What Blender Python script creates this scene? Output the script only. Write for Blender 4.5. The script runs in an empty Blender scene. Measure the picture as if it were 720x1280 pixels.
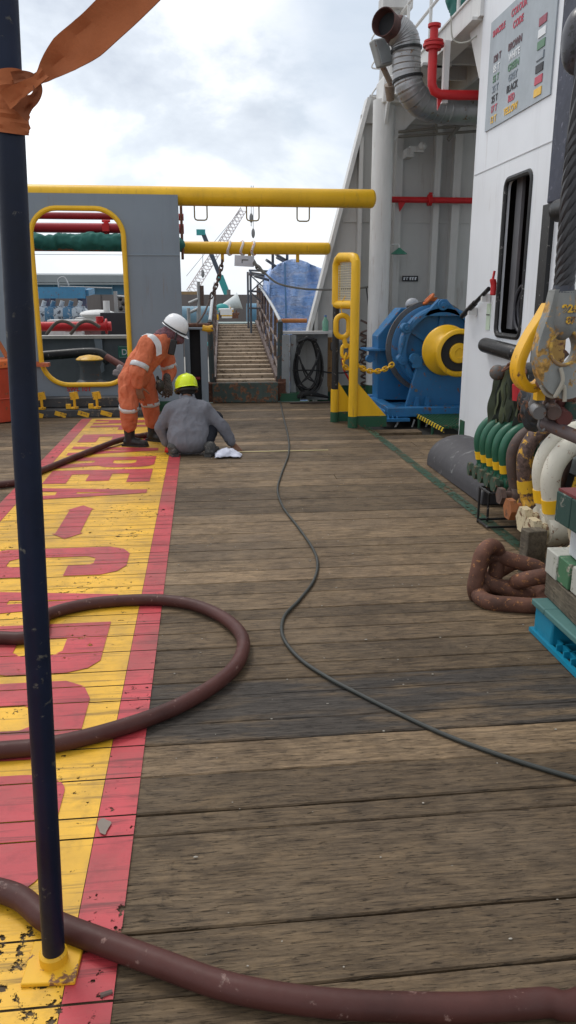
import bpy, bmesh, math, random
from mathutils import Vector, Matrix, noise
random.seed(7)
S = bpy.context.scene
COL = S.collection
PI = math.pi
# ------------------------------------------------------------ camera geometry
F_PX, CAM_H = 960.0, 1.55
PITCH = math.atan(268/F_PX); YAW = math.atan(110/math.hypot(F_PX, 268))
_h = Vector((math.sin(YAW), math.cos(YAW), 0))
FW = Vector((_h.x*math.cos(PITCH), _h.y*math.cos(PITCH), -math.sin(PITCH)))
RT = Vector((_h.y, -_h.x, 0)); UP = RT.cross(FW)
def ray(x, y): return FW + RT*((x-360)/F_PX) + UP*((640-y)/F_PX)
def at(x, y, Y):            # point seen at (x, y) lying on the plane Y
    r = ray(x, y); return Vector((0, 0, CAM_H)) + r*(Y/r.y)
def atX(x, y, X):
    r = ray(x, y); return Vector((0, 0, CAM_H)) + r*(X/r.x)
def gr(x, y, z=0.0):        # point on the deck
    r = ray(x, y); return Vector((0, 0, CAM_H)) + r*((z-CAM_H)/r.z)
V = Vector
# ------------------------------------------------------------ materials
def nd(nt, t, **kw):
    n = nt.nodes.new(t)
    for k, v in kw.items():
        if k.startswith('_'): setattr(n, k[1:], v)
        else: n.inputs[k.replace('_', ' ')].default_value = v
    return n
def newmat(name):
    m = bpy.data.materials.new(name); m.use_nodes = True
    nt = m.node_tree; b = nt.nodes['Principled BSDF']
    return m, nt, b
def lk(nt, a, b): nt.links.new(a, b)
def ramp(nt, fac, stops):
    r = nt.nodes.new('ShaderNodeValToRGB'); e = r.color_ramp.elements
    while len(e) < len(stops): e.new(.5)
    for i, (p, c) in enumerate(stops):
        e[i].position = p; e[i].color = (c[0], c[1], c[2], 1) if hasattr(c, '__len__') else (c, c, c, 1)
    lk(nt, fac, r.inputs['Fac']); return r.outputs['Color']
def mix(nt, fac, a, b, mode='MIX'):
    m = nt.nodes.new('ShaderNodeMix'); m.data_type = 'RGBA'; m.blend_type = mode
    for s, v in ((m.inputs[0], fac), (m.inputs[6], a), (m.inputs[7], b)):
        if hasattr(v, 'is_output'): lk(nt, v, s)
        elif hasattr(v, '__len__'): s.default_value = (v[0], v[1], v[2], 1)
        else: s.default_value = v
    return m.outputs[2]
def nz(nt, vec, scale, detail=5, rough=.6, dist=0.0):
    n = nd(nt, 'ShaderNodeTexNoise', Scale=scale, Detail=detail, Roughness=rough, Distortion=dist)
    lk(nt, vec, n.inputs['Vector']); return n.outputs['Fac']
def coords(nt, sc=(1, 1, 1), world=False):
    if world: o = nt.nodes.new('ShaderNodeNewGeometry').outputs['Position']
    else: o = nt.nodes.new('ShaderNodeTexCoord').outputs['Object']
    m = nt.nodes.new('ShaderNodeMapping'); m.inputs['Scale'].default_value = sc
    lk(nt, o, m.inputs['Vector']); return m.outputs['Vector']
def bump(nt, b, h, strength=.3, dist=.01):
    n = nt.nodes.new('ShaderNodeBump'); n.inputs['Strength'].default_value = strength; n.inputs['Distance'].default_value = dist
    lk(nt, h, n.inputs['Height']); lk(nt, n.outputs['Normal'], b.inputs['Normal'])
MATS = {}
def mat(name, col, rough=.45, metal=0.0, var=.12, wear=0.0, wearcol=(.16, .07, .035), dirt=.25, scale=6, bmp=.15, streak=True, spec=.4, rust=0.0, folds=0.0):
    """painted / plain surface with blotchy tone, grime runs and chipped spots"""
    if name in MATS: return MATS[name]
    m, nt, b = newmat(name); vec = coords(nt)
    n1 = nz(nt, vec, scale*.5, 6)
    lo = [c*(1-var) for c in col]; hi = [min(1, c*(1+var)) for c in col]
    c = ramp(nt, n1, [(.3, lo), (.7, hi)])
    if dirt:
        v2 = coords(nt, (5, 5, .6) if streak else (2, 2, 2))
        n2 = nz(nt, v2, scale*.5, 7, .65)
        f = ramp(nt, n2, [(.52, 0), (.78, dirt)])
        c = mix(nt, f, c, [x*.35+.02 for x in col])
    rv = rough
    if wear:
        n3 = nz(nt, vec, scale*2.5, 8, .7, .4)
        f = ramp(nt, n3, [(.62-wear*.2, 0), (.66-wear*.2, 1)])
        n4 = nz(nt, vec, scale*8, 4)
        wc = ramp(nt, n4, [(.35, [x*.5 for x in wearcol]), (.65, [x*1.5 for x in wearcol])])
        c = mix(nt, f, c, wc)
    if rust:
        r1 = nz(nt, coords(nt, (7, 7, .45)), 2.2, 6, .7, .2); r2 = nz(nt, coords(nt, (1, 1, 1)), 1.7, 4, .6)
        mm = nt.nodes.new('ShaderNodeMath'); mm.operation = 'MULTIPLY'; lk(nt, ramp(nt, r1, [(.56, 0), (.66, 1)]), mm.inputs[0]); lk(nt, ramp(nt, r2, [(.48, 0), (.62, rust)]), mm.inputs[1])
        c = mix(nt, mm.outputs[0], c, (.20, .10, .055))
        r3 = nz(nt, vec, 31/scale*scale, 7, .7); c = mix(nt, ramp(nt, r3, [(.70, 0), (.73, rust*1.6)]), c, (.13, .06, .035))
    lk(nt, c, b.inputs['Base Color'])
    n5 = nz(nt, vec, scale*3, 5)
    rr = nt.nodes.new('ShaderNodeMapRange'); rr.inputs[3].default_value = max(.05, rough-.12); rr.inputs[4].default_value = min(1, rough+.15)
    lk(nt, n5, rr.inputs[0]); lk(nt, rr.outputs[0], b.inputs['Roughness'])
    b.inputs['Metallic'].default_value = metal; b.inputs['Specular IOR Level'].default_value = spec
    if folds: bump(nt, b, nz(nt, coords(nt, (1, 1, .8)), 11, 5, .55, 2.2), folds, .035)
    elif bmp: bump(nt, b, nz(nt, vec, scale*4, 6), bmp, .006)
    MATS[name] = m; return m
def wood_mat(name, dark, light, world=True, axis=0):
    m, nt, b = newmat(name)
    sc = [1, 1, 1]; st = [75, 75, 75]; st[axis] = 6.5
    vec = coords(nt, tuple(st), world); base = coords(nt, (1, 1, 1), world)
    at_ = nt.nodes.new('ShaderNodeAttribute'); at_.attribute_name = 'plank'
    sep = nt.nodes.new('ShaderNodeSeparateColor'); lk(nt, at_.outputs['Color'], sep.inputs[0])
    off = nt.nodes.new('ShaderNodeVectorMath'); off.operation = 'ADD'
    comb = nt.nodes.new('ShaderNodeCombineXYZ'); mul = nt.nodes.new('ShaderNodeMath'); mul.operation = 'MULTIPLY'; mul.inputs[1].default_value = 37
    lk(nt, sep.outputs[1], mul.inputs[0]); lk(nt, mul.outputs[0], comb.inputs[0]); lk(nt, mul.outputs[0], comb.inputs[2])
    lk(nt, vec, off.inputs[0]); lk(nt, comb.outputs[0], off.inputs[1]); vec = off.outputs[0]
    g1 = nz(nt, vec, 1.0, 9, .72, .6); g2 = nz(nt, vec, 2.4, 9, .75, .5)
    c = ramp(nt, g1, [(.32, [x*.85 for x in dark]), (.5, [(x+y)/2 for x, y in zip(dark, light)]), (.66, light)])
    crack = ramp(nt, g2, [(.37, .3), (.425, 1)])
    c = mix(nt, 1.0, c, crack, 'MULTIPLY')
    mo = nz(nt, coords(nt, (1.2, 3.0, 1), world), 5.0, 8, .7, 1.2); c = mix(nt, 1.0, c, ramp(nt, mo, [(.3, (.62, .58, .52)), (.5, 1.0), (.72, (1.32, 1.28, 1.2))]), 'MULTIPLY')
    big = nz(nt, base, .9, 6, .6); c = mix(nt, 1.0, c, ramp(nt, big, [(.3, (.62, .6, .6)), (.7, (1.2, 1.17, 1.1))]), 'MULTIPLY')
    blot = nz(nt, base, 3.5, 7, .65, .3); c = mix(nt, ramp(nt, blot, [(.52, 0), (.68, .6)]), c, [x*.6 for x in dark]); sm_ = nz(nt, base, 11, 8, .75, .8); c = mix(nt, ramp(nt, sm_, [(.57, 0), (.66, .5)]), c, [x*.45 for x in dark])
    gry = nz(nt, base, 1.7, 5, .6); c = mix(nt, ramp(nt, gry, [(.5, 0), (.8, .28)]), c, (light[0]*1.05, light[1]*1.12, light[2]*1.3))
    tone = nt.nodes.new('ShaderNodeMapRange'); tone.inputs[3].default_value = .60; tone.inputs[4].default_value = 1.34
    lk(nt, sep.outputs[0], tone.inputs[0])
    cc = nt.nodes.new('ShaderNodeCombineColor')
    for i in range(3): lk(nt, tone.outputs[0], cc.inputs[i])
    c = mix(nt, 1.0, c, cc.outputs[0], 'MULTIPLY')
    # oil soaked planks (blue channel)
    stn = nz(nt, coords(nt, (.9, 5, 1), world), 1.6, 5, .6); sf = ramp(nt, stn, [(.37, .05), (.53, 1)])
    mm = nt.nodes.new('ShaderNodeMath'); mm.operation = 'MULTIPLY'; lk(nt, sf, mm.inputs[0]); lk(nt, sep.outputs[2], mm.inputs[1])
    c = mix(nt, mm.outputs[0], c, mix(nt, ramp(nt, g1, [(.35, 0), (.62, 1)]), (.012, .010, .009), (.062, .055, .049)))
    # pale specks
    sp = nz(nt, base, 55, 2, .5); c = mix(nt, ramp(nt, sp, [(.77, 0), (.8, .6)]), c, (.45, .43, .38))
    lk(nt, c, b.inputs['Base Color']); 
    rg = nt.nodes.new('ShaderNodeMapRange'); rg.inputs[3].default_value = .48; rg.inputs[4].default_value = .85
    lk(nt, blot, rg.inputs[0]); lk(nt, rg.outputs[0], b.inputs['Roughness']); b.inputs['Specular IOR Level'].default_value = .3
    ad = nt.nodes.new('ShaderNodeMath'); ad.operation = 'ADD'; lk(nt, g1, ad.inputs[0]); lk(nt, crack, ad.inputs[1])
    bump(nt, b, ad.outputs[0], .8, .006)
    MATS[name] = m; return m
def deckpaint(name, col, worn=.0, wornnear=0.0):
    """paint over the planks: cracked along the grain, worn through in spots"""
    m, nt, b = newmat(name)
    vec = coords(nt, (1.1, 22, 1), True); base = coords(nt, (1, 1, 1), True)
    g = nz(nt, vec, 1.3, 9, .72, .4); n1 = nz(nt, base, 2.4, 7, .65); n2 = nz(nt, base, 26, 6, .7)
    c = ramp(nt, n1, [(.3, [x*.72 for x in col]), (.65, [min(1, x*1.1) for x in col])])
    c = mix(nt, ramp(nt, g, [(.37, .85), (.47, 0)]), c, [x*.30 for x in col])
    d = nz(nt, base, 1.1, 8, .7); c = mix(nt, ramp(nt, d, [(.46, 0), (.72, .55)]), c, (.12, .09, .06)); d2 = nz(nt, base, 9, 7, .72); c = mix(nt, ramp(nt, d2, [(.52, 0), (.68, .45)]), c, [x*.4 for x in col])
    lk(nt, c, b.inputs['Base Color']); b.inputs['Roughness'].default_value = .5
    # wear mask
    geo = nt.nodes.new('ShaderNodeNewGeometry'); sx = nt.nodes.new('ShaderNodeSeparateXYZ'); lk(nt, geo.outputs['Position'], sx.inputs[0])
    ny = nt.nodes.new('ShaderNodeMapRange'); ny.inputs[1].default_value = 1.9; ny.inputs[2].default_value = 1.55; ny.inputs[3].default_value = 0; ny.inputs[4].default_value = wornnear
    lk(nt, sx.outputs[1], ny.inputs[0])
    s = nt.nodes.new('ShaderNodeMath'); s.operation = 'ADD'; lk(nt, n2, s.inputs[0]); lk(nt, ny.outputs[0], s.inputs[1])
    s2 = nt.nodes.new('ShaderNodeMath'); s2.operation = 'MULTIPLY_ADD'; s2.inputs[1].default_value = .55; lk(nt, n1, s2.inputs[0]); lk(nt, s.outputs[0], s2.inputs[2])
    f = ramp(nt, s2.outputs[0], [(.93-worn, 0), (.96-worn, 1)])
    g3 = nz(nt, vec, 3.0, 9, .75, .2); f2 = ramp(nt, g3, [(.31, 1), (.345, 0)])
    mx = nt.nodes.new('ShaderNodeMath'); mx.operation = 'MAXIMUM'; lk(nt, f, mx.inputs[0]); lk(nt, f2, mx.inputs[1])
    tr = nt.nodes.new('ShaderNodeBsdfTransparent'); ms = nt.nodes.new('ShaderNodeMixShader')
    lk(nt, mx.outputs[0], ms.inputs[0]); lk(nt, b.outputs[0], ms.inputs[1]); lk(nt, tr.outputs[0], ms.inputs[2])
    lk(nt, ms.outputs[0], nt.nodes['Material Output'].inputs['Surface'])
    bump(nt, b, g, .35, .005)
    MATS[name] = m; return m
# ------------------------------------------------------------ objects
def tag(o, label=None, cat=None, group=None, kind=None):
    if label: o['label'] = label
    if cat: o['category'] = cat
    if group: o['group'] = group
    if kind: o['kind'] = kind
    return o
def empty(name, loc, label, cat, group=None):
    o = bpy.data.objects.new(name, None); COL.objects.link(o); o.location = loc; o.empty_display_size = .2
    return tag(o, label, cat, group)
def rootloc(p):
    l = V((0, 0, 0))
    while p: l += p.location; p = p.parent
    return l
class MB:
    def __init__(s): s.bm = bmesh.new()
    def box(s, c, d, rot=None):
        m = Matrix.Translation(V(c)) @ (rot.to_4x4() if rot else Matrix()) @ Matrix.Diagonal((d[0], d[1], d[2], 1))
        bmesh.ops.create_cube(s.bm, size=1, matrix=m); return s
    def span(s, a, b): 
        a, b = V(a), V(b); return s.box((a+b)/2, [abs(x) for x in (b-a)])
    def beam(s, a, b, w, h=None, upv=V((0, 0, 1))):
        a, b = V(a), V(b); h = h or w; z = (b-a).normalized()
        if abs(z.dot(upv)) > .99: upv = V((0, 1, 0))
        x = upv.cross(z).normalized(); y = z.cross(x)
        return s.box((a+b)/2, (w, h, (b-a).length), Matrix((x, y, z)).transposed())
    def cyl(s, a, b, r, r2=None, n=24, caps=True):
        a, b = V(a), V(b); r2 = r if r2 is None else r2; z = b-a
        m = Matrix.Translation((a+b)/2) @ z.to_track_quat('Z', 'Y').to_matrix().to_4x4()
        bmesh.ops.create_cone(s.bm, cap_ends=caps, segments=n, radius1=r, radius2=r2, depth=z.length, matrix=m); return s
    def sph(s, c, r, n=16, rot=None):
        r = (r, r, r) if not hasattr(r, '__len__') else r
        m = Matrix.Translation(V(c)) @ (rot.to_4x4() if rot else Matrix()) @ Matrix.Diagonal((r[0], r[1], r[2], 1))
        bmesh.ops.create_uvsphere(s.bm, u_segments=n, v_segments=max(6, n//2), radius=1, matrix=m); return s
    def tube(s, pts, r, n=12, closed=False, caps=True, flat=1.0):
        pts = [V(p) for p in pts]; N = len(pts)
        rs = r if hasattr(r, '__len__') else [r]*N
        rings = []; up = None
        for i, p in enumerate(pts):
            a = pts[(i-1) % N] if (closed or i > 0) else pts[0]; b = pts[(i+1) % N] if (closed or i < N-1) else pts[-1]
            t = (b-a).normalized()
            if up is None:
                up = V((0, 0, 1)) if abs(t.z) < .9 else V((0, 1, 0))
            up = (up - t*up.dot(t)).normalized(); sd = t.cross(up)
            rings.append([s.bm.verts.new(p + (up*math.cos(q)*flat + sd*math.sin(q))*rs[i]) for q in [2*PI*k/n for k in range(n)]])
        for i in range(N if closed else N-1):
            A, B = rings[i], rings[(i+1) % N]
            off = 0
            if closed and i == N-1:
                off = min(range(n), key=lambda o: (A[0].co-B[o].co).length)
            for k in range(n):
                try: s.bm.faces.new((A[k], A[(k+1) % n], B[(k+1+off) % n], B[(k+off) % n]))
                except ValueError: pass
        if caps and not closed:
            try: s.bm.faces.new(rings[0]); s.bm.faces.new(rings[-1])
            except ValueError: pass
        return s
    def prism(s, pts, d):       # polygon extruded by vector d
        d = V(d); A = [s.bm.verts.new(V(p)) for p in pts]; B = [s.bm.verts.new(V(p)+d) for p in pts]
        n = len(A); s.bm.faces.new(A); s.bm.faces.new(B)
        for i in range(n): s.bm.faces.new((A[i], A[(i+1) % n], B[(i+1) % n], B[i]))
        return s
    def lathe(s, prof, c, axis=V((0, 0, 1)), n=32, cap=True):     # prof: (radius, height)
        q = V(axis).to_track_quat('Z', 'Y').to_matrix(); c = V(c); rings = []
        for r, h in prof: rings.append([s.bm.verts.new(c + q @ V((r*math.cos(2*PI*k/n), r*math.sin(2*PI*k/n), h))) for k in range(n)])
        for i in range(len(rings)-1):
            for k in range(n): s.bm.faces.new((rings[i][k], rings[i][(k+1) % n], rings[i+1][(k+1) % n], rings[i+1][k]))
        if not cap:
            for k in range(n): s.bm.faces.new((rings[-1][k], rings[-1][(k+1) % n], rings[0][(k+1) % n], rings[0][k]))
        elif cap:
            if prof[0][0] > 1e-3: s.bm.faces.new(rings[0])
            if prof[-1][0] > 1e-3: s.bm.faces.new(rings[-1])
        return s
    def mesh(s, me, M=Matrix()):
        t = bmesh.new(); t.from_mesh(me); t.transform(M); me2 = bpy.data.meshes.new('t'); t.to_mesh(me2); t.free(); s.bm.from_mesh(me2); bpy.data.meshes.remove(me2); return s
    def build(s, name, m, parent=None, bevel=0.0, ang=35, smooth=True):
        bmesh.ops.recalc_face_normals(s.bm, faces=s.bm.faces)
        me = bpy.data.meshes.new(name)
        if parent: s.bm.transform(Matrix.Translation(-rootloc(parent)))
        s.bm.to_mesh(me); s.bm.free()
        if smooth:
            me.shade_smooth(); me.set_sharp_from_angle(angle=math.radians(ang))
        o = bpy.data.objects.new(name, me); COL.objects.link(o)
        for mm in (m if isinstance(m, list) else [m]): me.materials.append(mm)
        if parent: o.parent = parent
        if bevel:
            b = o.modifiers.new('bevel', 'BEVEL'); b.width = bevel; b.segments = 2; b.limit_method = 'ANGLE'; b.angle_limit = math.radians(40)
        return o
def basis(o, x, y, z): 
    M = Matrix((V(x), V(y), V(z))).transposed().to_4x4(); M.translation = V(o); return M
def curve_mesh(loops, ext):
    cu = bpy.data.curves.new('c', 'CURVE'); cu.dimensions = '2D'; cu.fill_mode = 'BOTH'; cu.extrude = ext
    for L in loops:
        sp = cu.splines.new('POLY'); sp.points.add(len(L)-1); sp.use_cyclic_u = True
        for i, (x, y) in enumerate(L): sp.points[i].co = (x, y, 0, 1)
    return _cm(cu)
def _cm(cu):
    o = bpy.data.objects.new('c', cu); COL.objects.link(o); dg = bpy.context.evaluated_depsgraph_get()
    me = bpy.data.meshes.new_from_object(o.evaluated_get(dg)); bpy.data.objects.remove(o); bpy.data.curves.remove(cu); return me
def text_mesh(txt, size, ext=.0015, off=0.0, align='LEFT', sx=1):
    cu = bpy.data.curves.new('t', 'FONT'); cu.body = txt; cu.size = size; cu.extrude = ext; cu.offset = off; cu.align_x = align
    return _cm(cu)
def rrect(x0, y0, x1, y1, r, n=6):
    out = []
    for cx, cy, a in ((x1-r, y1-r, 0), (x0+r, y1-r, 90), (x0+r, y0+r, 180), (x1-r, y0+r, 270)):
        for k in range(n+1):
            t = math.radians(a+90*k/n); out.append((cx+r*math.cos(t), cy+r*math.sin(t)))
    return out
def smooth_path(pts, n=8, closed=False):
    pts = [V(p) for p in pts]; N = len(pts); out = []
    for i in range(N if closed else N-1):
        g = (lambda k: pts[k % N]) if closed else (lambda k: pts[max(0, min(N-1, k))])
        p0, p1, p2, p3 = g(i-1), g(i), g(i+1), g(i+2)
        for k in range(n):
            t = k/n
            out.append(.5*((2*p1)+(p2-p0)*t+(2*p0-5*p1+4*p2-p3)*t*t+(3*p1-p0-3*p2+p3)*t**3))
    if not closed: out.append(pts[-1])
    return out
def link_pts(c, ax, side, L, W, n=10):       # stadium loop, long axis ax
    c, ax, side = V(c), V(ax).normalized(), V(side).normalized(); h = L/2-W/2; pts = []
    for k in range(n+1): t = -PI/2+PI*k/n; pts.append(c+ax*(h+math.cos(t)*W/2)+side*math.sin(t)*W/2)
    for k in range(n+1): t = PI/2+PI*k/n; pts.append(c+ax*(-h+math.cos(t)*W/2)+side*math.sin(t)*W/2)
    return pts
def chain(mb, path, L, W, r, n=5):
    path = [V(p) for p in path]; seg = []; 
    d = 0; step = L-2*r*1.3; out = [path[0]]; acc = 0
    for a, b in zip(path, path[1:]):
        l = (b-a).length; pos = 0
        while acc + (l-pos) >= step:
            pos += step-acc; acc = 0; out.append(a+(b-a)*(pos/l))
        acc += l-pos
    for i in range(len(out)-1):
        ax = (out[i+1]-out[i]).normalized(); s1 = ax.cross(V((0.3, 1, .1))).normalized(); s2 = ax.cross(s1)
        mb.tube(link_pts((out[i]+out[i+1])/2, ax, s1 if i % 2 else s2, L, W, n), r, 6, closed=True)
# organic shapes: union of tapered capsules / ellipsoids, voxel-merged to one skin
def capsule(mb, a, b, r0, r1, n=16):
    a, b = V(a), V(b); d = (b-a).normalized() if (b-a).length > 1e-5 else V((0, 0, 1)); pts = []; rs = []
    for k in range(5): t = PI/2*(k/5); pts.append(a-d*r0*math.cos(t)); rs.append(max(r0*math.sin(t), .0005))
    for k in range(5): pts.append(a.lerp(b, k/4)); rs.append(r0+(r1-r0)*k/4)
    for k in range(1, 6): t = PI/2*(k/5); pts.append(b+d*r1*math.sin(t)); rs.append(max(r1*math.cos(t), .0005))
    mb.tube(pts, rs, n)
def organic(name, build, m, parent, voxel=.014, smooth=6, disp=0.0, dscale=.08, seed=0):
    mb = MB(); build(mb)
    me = bpy.data.meshes.new('o'); bmesh.ops.recalc_face_normals(mb.bm, faces=mb.bm.faces); mb.bm.to_mesh(me); mb.bm.free()
    o = bpy.data.objects.new('o', me); COL.objects.link(o)
    r = o.modifiers.new('r', 'REMESH'); r.mode = 'VOXEL'; r.voxel_size = voxel
    s = o.modifiers.new('s', 'SMOOTH'); s.factor = .5; s.iterations = smooth
    dg = bpy.context.evaluated_depsgraph_get(); me2 = bpy.data.meshes.new_from_object(o.evaluated_get(dg))
    bpy.data.objects.remove(o); bpy.data.meshes.remove(me)
    if disp:
        nrm = [v.normal.copy() for v in me2.vertices]
        for v, nn in zip(me2.vertices, nrm):
            p = v.co*(1/dscale)+V((seed, seed*2, 0)); q = V((p.x*1.4, p.y*1.4, p.z*.55)) if seed % 2 else V((p.x, p.y, p.z*1.3))
            d = 1-2*abs(noise.noise(q)); e = 1-2*abs(noise.noise(q*2.1)); v.co += nn*disp*(d*.7+e*.35-.4)
    b = MB(); b.bm.from_mesh(me2); bpy.data.meshes.remove(me2)
    return b.build(name, m, parent, ang=180)
# ------------------------------------------------------------ camera, world, sun
cam = bpy.data.cameras.new('camera'); co = bpy.data.objects.new('camera', cam); COL.objects.link(co); S.camera = co
cam.sensor_fit = 'VERTICAL'; cam.sensor_height = 36; cam.lens = 36*F_PX/1280; cam.clip_end = 3000; cam.clip_start = .05
co.location = (0, 0, CAM_H); co.rotation_euler = (PI/2-PITCH, 0, -YAW)
S.view_settings.view_transform = 'Standard'; S.view_settings.look = 'None'; S.view_settings.exposure = EXPO = 0.42; S.view_settings.gamma = 1
w = bpy.data.worlds.new('World'); S.world = w; w.use_nodes = True; nt = w.node_tree; bg = nt.nodes['Background']
SUN_EL, SUN_AZ = math.radians(58), math.radians(-35)     # sun behind thin cloud, ahead-left
sky = nt.nodes.new('ShaderNodeTexSky'); sky.sky_type = 'NISHITA'; sky.sun_disc = False; sky.sun_elevation = SUN_EL; sky.sun_rotation = SUN_AZ
bg.inputs['Strength'].default_value = .1; lk(nt, sky.outputs[0], bg.inputs['Color'])
tc = nt.nodes.new('ShaderNodeTexCoord'); mp = nt.nodes.new('ShaderNodeMapping'); mp.inputs['Scale'].default_value = (1, 1, 2.0); mp.inputs['Location'].default_value = (.35, .1, .2)
lk(nt, tc.outputs['Generated'], mp.inputs['Vector'])
c1 = nz(nt, mp.outputs[0], 2.6, 9, .56, .35); 
cc = ramp(nt, c1, [(.34, (.50, .54, .60)), (.43, (.64, .68, .73)), (.49, (.86, .88, .91)), (.55, (1.02, 1.02, 1.03))])
sep = nt.nodes.new('ShaderNodeSeparateXYZ'); lk(nt, tc.outputs['Generated'], sep.inputs[0])
hz = ramp(nt, sep.outputs[2], [(.0, .85), (.22, 0)]); cc = mix(nt, hz, cc, (.74, .79, .86))
# the overcast is brightest towards the hidden sun, dullest on the other side
dt = nt.nodes.new('ShaderNodeVectorMath'); dt.operation = 'DOT_PRODUCT'; dt.inputs[1].default_value = (-.75, .55, .35)
lk(nt, tc.outputs['Generated'], dt.inputs[0]); br = ramp(nt, dt.outputs['Value'], [(.0, .78), (.75, 1.06)])
cc = mix(nt, 1.0, cc, br, 'MULTIPLY')
cd = nt.nodes.new('ShaderNodeVectorMath'); cd.operation = 'DOT_PRODUCT'; cd.inputs[1].default_value = tuple(ray(315, 90).normalized())
lk(nt, tc.outputs['Generated'], cd.inputs[0]); c3 = nz(nt, mp.outputs[0], 4.2, 8, .58, .5)
ad_ = nt.nodes.new('ShaderNodeMath'); ad_.operation = 'MULTIPLY_ADD'; ad_.inputs[1].default_value = .085; lk(nt, c3, ad_.inputs[0]); lk(nt, cd.outputs['Value'], ad_.inputs[2])
cc = mix(nt, ramp(nt, ad_.outputs[0], [(1.012, 0), (1.028, .9)]), cc, (.44, .475, .515))
cd2 = nt.nodes.new('ShaderNodeVectorMath'); cd2.operation = 'DOT_PRODUCT'; cd2.inputs[1].default_value = tuple(ray(560, 20).normalized())
lk(nt, tc.outputs['Generated'], cd2.inputs[0]); cc = mix(nt, ramp(nt, cd2.outputs['Value'], [(.975, 0), (.993, .7)]), cc, (.38, .46, .56))
bg2 = nt.nodes.new('ShaderNodeBackground'); bg2.inputs['Strength'].default_value = 1.0; lk(nt, cc, bg2.inputs['Color'])
ms = nt.nodes.new('ShaderNodeMixShader'); ms.inputs[0].default_value = .88; lk(nt, bg.outputs[0], ms.inputs[1]); lk(nt, bg2.outputs[0], ms.inputs[2])
lk(nt, ms.outputs[0], nt.nodes['World Output'].inputs['Surface'])
sl = bpy.data.lights.new('sun', 'SUN'); sl.energy = .9; sl.angle = math.radians(18); sl.color = (1, .96, .9)
so = bpy.data.objects.new('sun', sl); COL.objects.link(so)
sd = V((math.sin(SUN_AZ)*math.cos(SUN_EL), math.cos(SUN_AZ)*math.cos(SUN_EL), math.sin(SUN_EL))); so.rotation_euler = sd.to_track_quat('Z', 'Y').to_euler()
# ------------------------------------------------------------ materials used all over
WOOD = wood_mat('deck_wood', (.088, .060, .036), (.275, .198, .120))
TIMBER = wood_mat('timber', (.12, .10, .075), (.30, .26, .20), world=False, axis=1)
GREYW = mat('grey_hull_paint', (.205, .245, .285), .45, dirt=.22, var=.07, scale=2, rust=.35)
LGREY = mat('light_grey_paint', (.52, .515, .50), .5, dirt=.3, var=.06, scale=2, rust=.35)
WHITE = mat('white_ship_paint', (.74, .765, .80), .38, dirt=.16, var=.04, scale=2, rust=.22)
WHITE2 = mat('white_weathered_paint', (.66, .66, .65), .5, dirt=.35, var=.05, scale=3, rust=.5)
YEL = mat('yellow_paint', (.80, .46, .015), .38, dirt=.3, var=.1, scale=4, rust=.45)
YELW = mat('yellow_worn_paint', (.72, .40, .02), .45, dirt=.3, wear=.3, scale=5)
BLUE = mat('blue_machine_paint', (.026, .15, .34), .36, dirt=.25, var=.15, scale=4, wear=.12)
RED = mat('red_pipe_paint', (.50, .018, .022), .4, dirt=.25, scale=5)
DRED = mat('dark_red_paint', (.25, .012, .02), .45, dirt=.3, scale=5)
BLACK = mat('black_rubber', (.014, .014, .015), .42, dirt=0, scale=8, wear=.05, wearcol=(.2, .19, .18))
NAVY = mat('navy_pole_paint', (.004, .009, .026), .42, dirt=0, var=.4, scale=9, wear=.03, wearcol=(.08, .08, .07), spec=.25)
NAVYP = mat('navy_fender_rubber', (.038, .043, .065), .6, dirt=.2, var=.35, scale=6, wear=.1, wearcol=(.12, .12, .16))
GREEN = mat('dark_green_paint', (.02, .085, .045), .5, dirt=.3, scale=5, wear=.1)
SGREEN = mat('green_shackle_paint', (.018, .11, .062), .38, dirt=.25, scale=12, wear=.08, wearcol=(.10, .07, .05))
RUST = mat('rusty_steel', (.115, .05, .032), .75, dirt=.5, var=.5, scale=14, wear=.25, wearcol=(.30, .13, .05), bmp=.5)
RUSTP = mat('rusty_green_steel', (.06, .085, .075), .65, dirt=.6, var=.3, scale=4, wear=.55, wearcol=(.16, .075, .04), bmp=.4)
BRNST = mat('brown_aged_steel', (.10, .068, .058), .6, dirt=.4, var=.3, scale=14, wear=.2, bmp=.4)
GALV = mat('galvanised_steel', (.42, .43, .43), .38, metal=.6, dirt=.3, scale=8)
STEEL = mat('dull_steel', (.18, .18, .18), .45, metal=.6, dirt=.3, scale=10, wear=.15)
DARK = mat('dark_recess', (.022, .022, .024), .8, dirt=0, bmp=0)
HOSE = mat('maroon_rubber_hose', (.066, .022, .018), .5, dirt=.5, var=.35, scale=9, wear=.01, wearcol=(.17, .10, .085), streak=False, spec=.28)
ORANGE = mat('orange_fabric', (.60, .17, .085), .85, dirt=.5, var=.14, scale=7, bmp=.3, streak=False, spec=.2, folds=.4)
REFL = mat('silver_reflective_tape', (.55, .56, .57), .4, dirt=.3, scale=20, bmp=.1)
STRAP = mat('orange_webbing', (.36, .115, .045), .8, dirt=.35, var=.2, scale=14, bmp=.3, streak=False, spec=.2)
GREYF = mat('grey_shirt_cloth', (.175, .18, .205), .85, dirt=.25, var=.08, scale=6, streak=False, bmp=.3, spec=.15, folds=.32)
DKF = mat('dark_trouser_cloth', (.018, .020, .027), .85, dirt=.1, scale=8, streak=False, bmp=.3, spec=.2)
SKIN = mat('brown_skin', (.21, .105, .065), .5, dirt=.1, var=.1, scale=16, bmp=.1, streak=False)
BOOT = mat('black_boot_leather', (.018, .017, .017), .5, dirt=.1, scale=20, wear=.1, wearcol=(.09, .08, .07), streak=False)
SHOE = mat('grey_black_shoe', (.05, .05, .048), .6, dirt=.2, scale=20, wear=.25, wearcol=(.16, .15, .13), streak=False)
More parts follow.
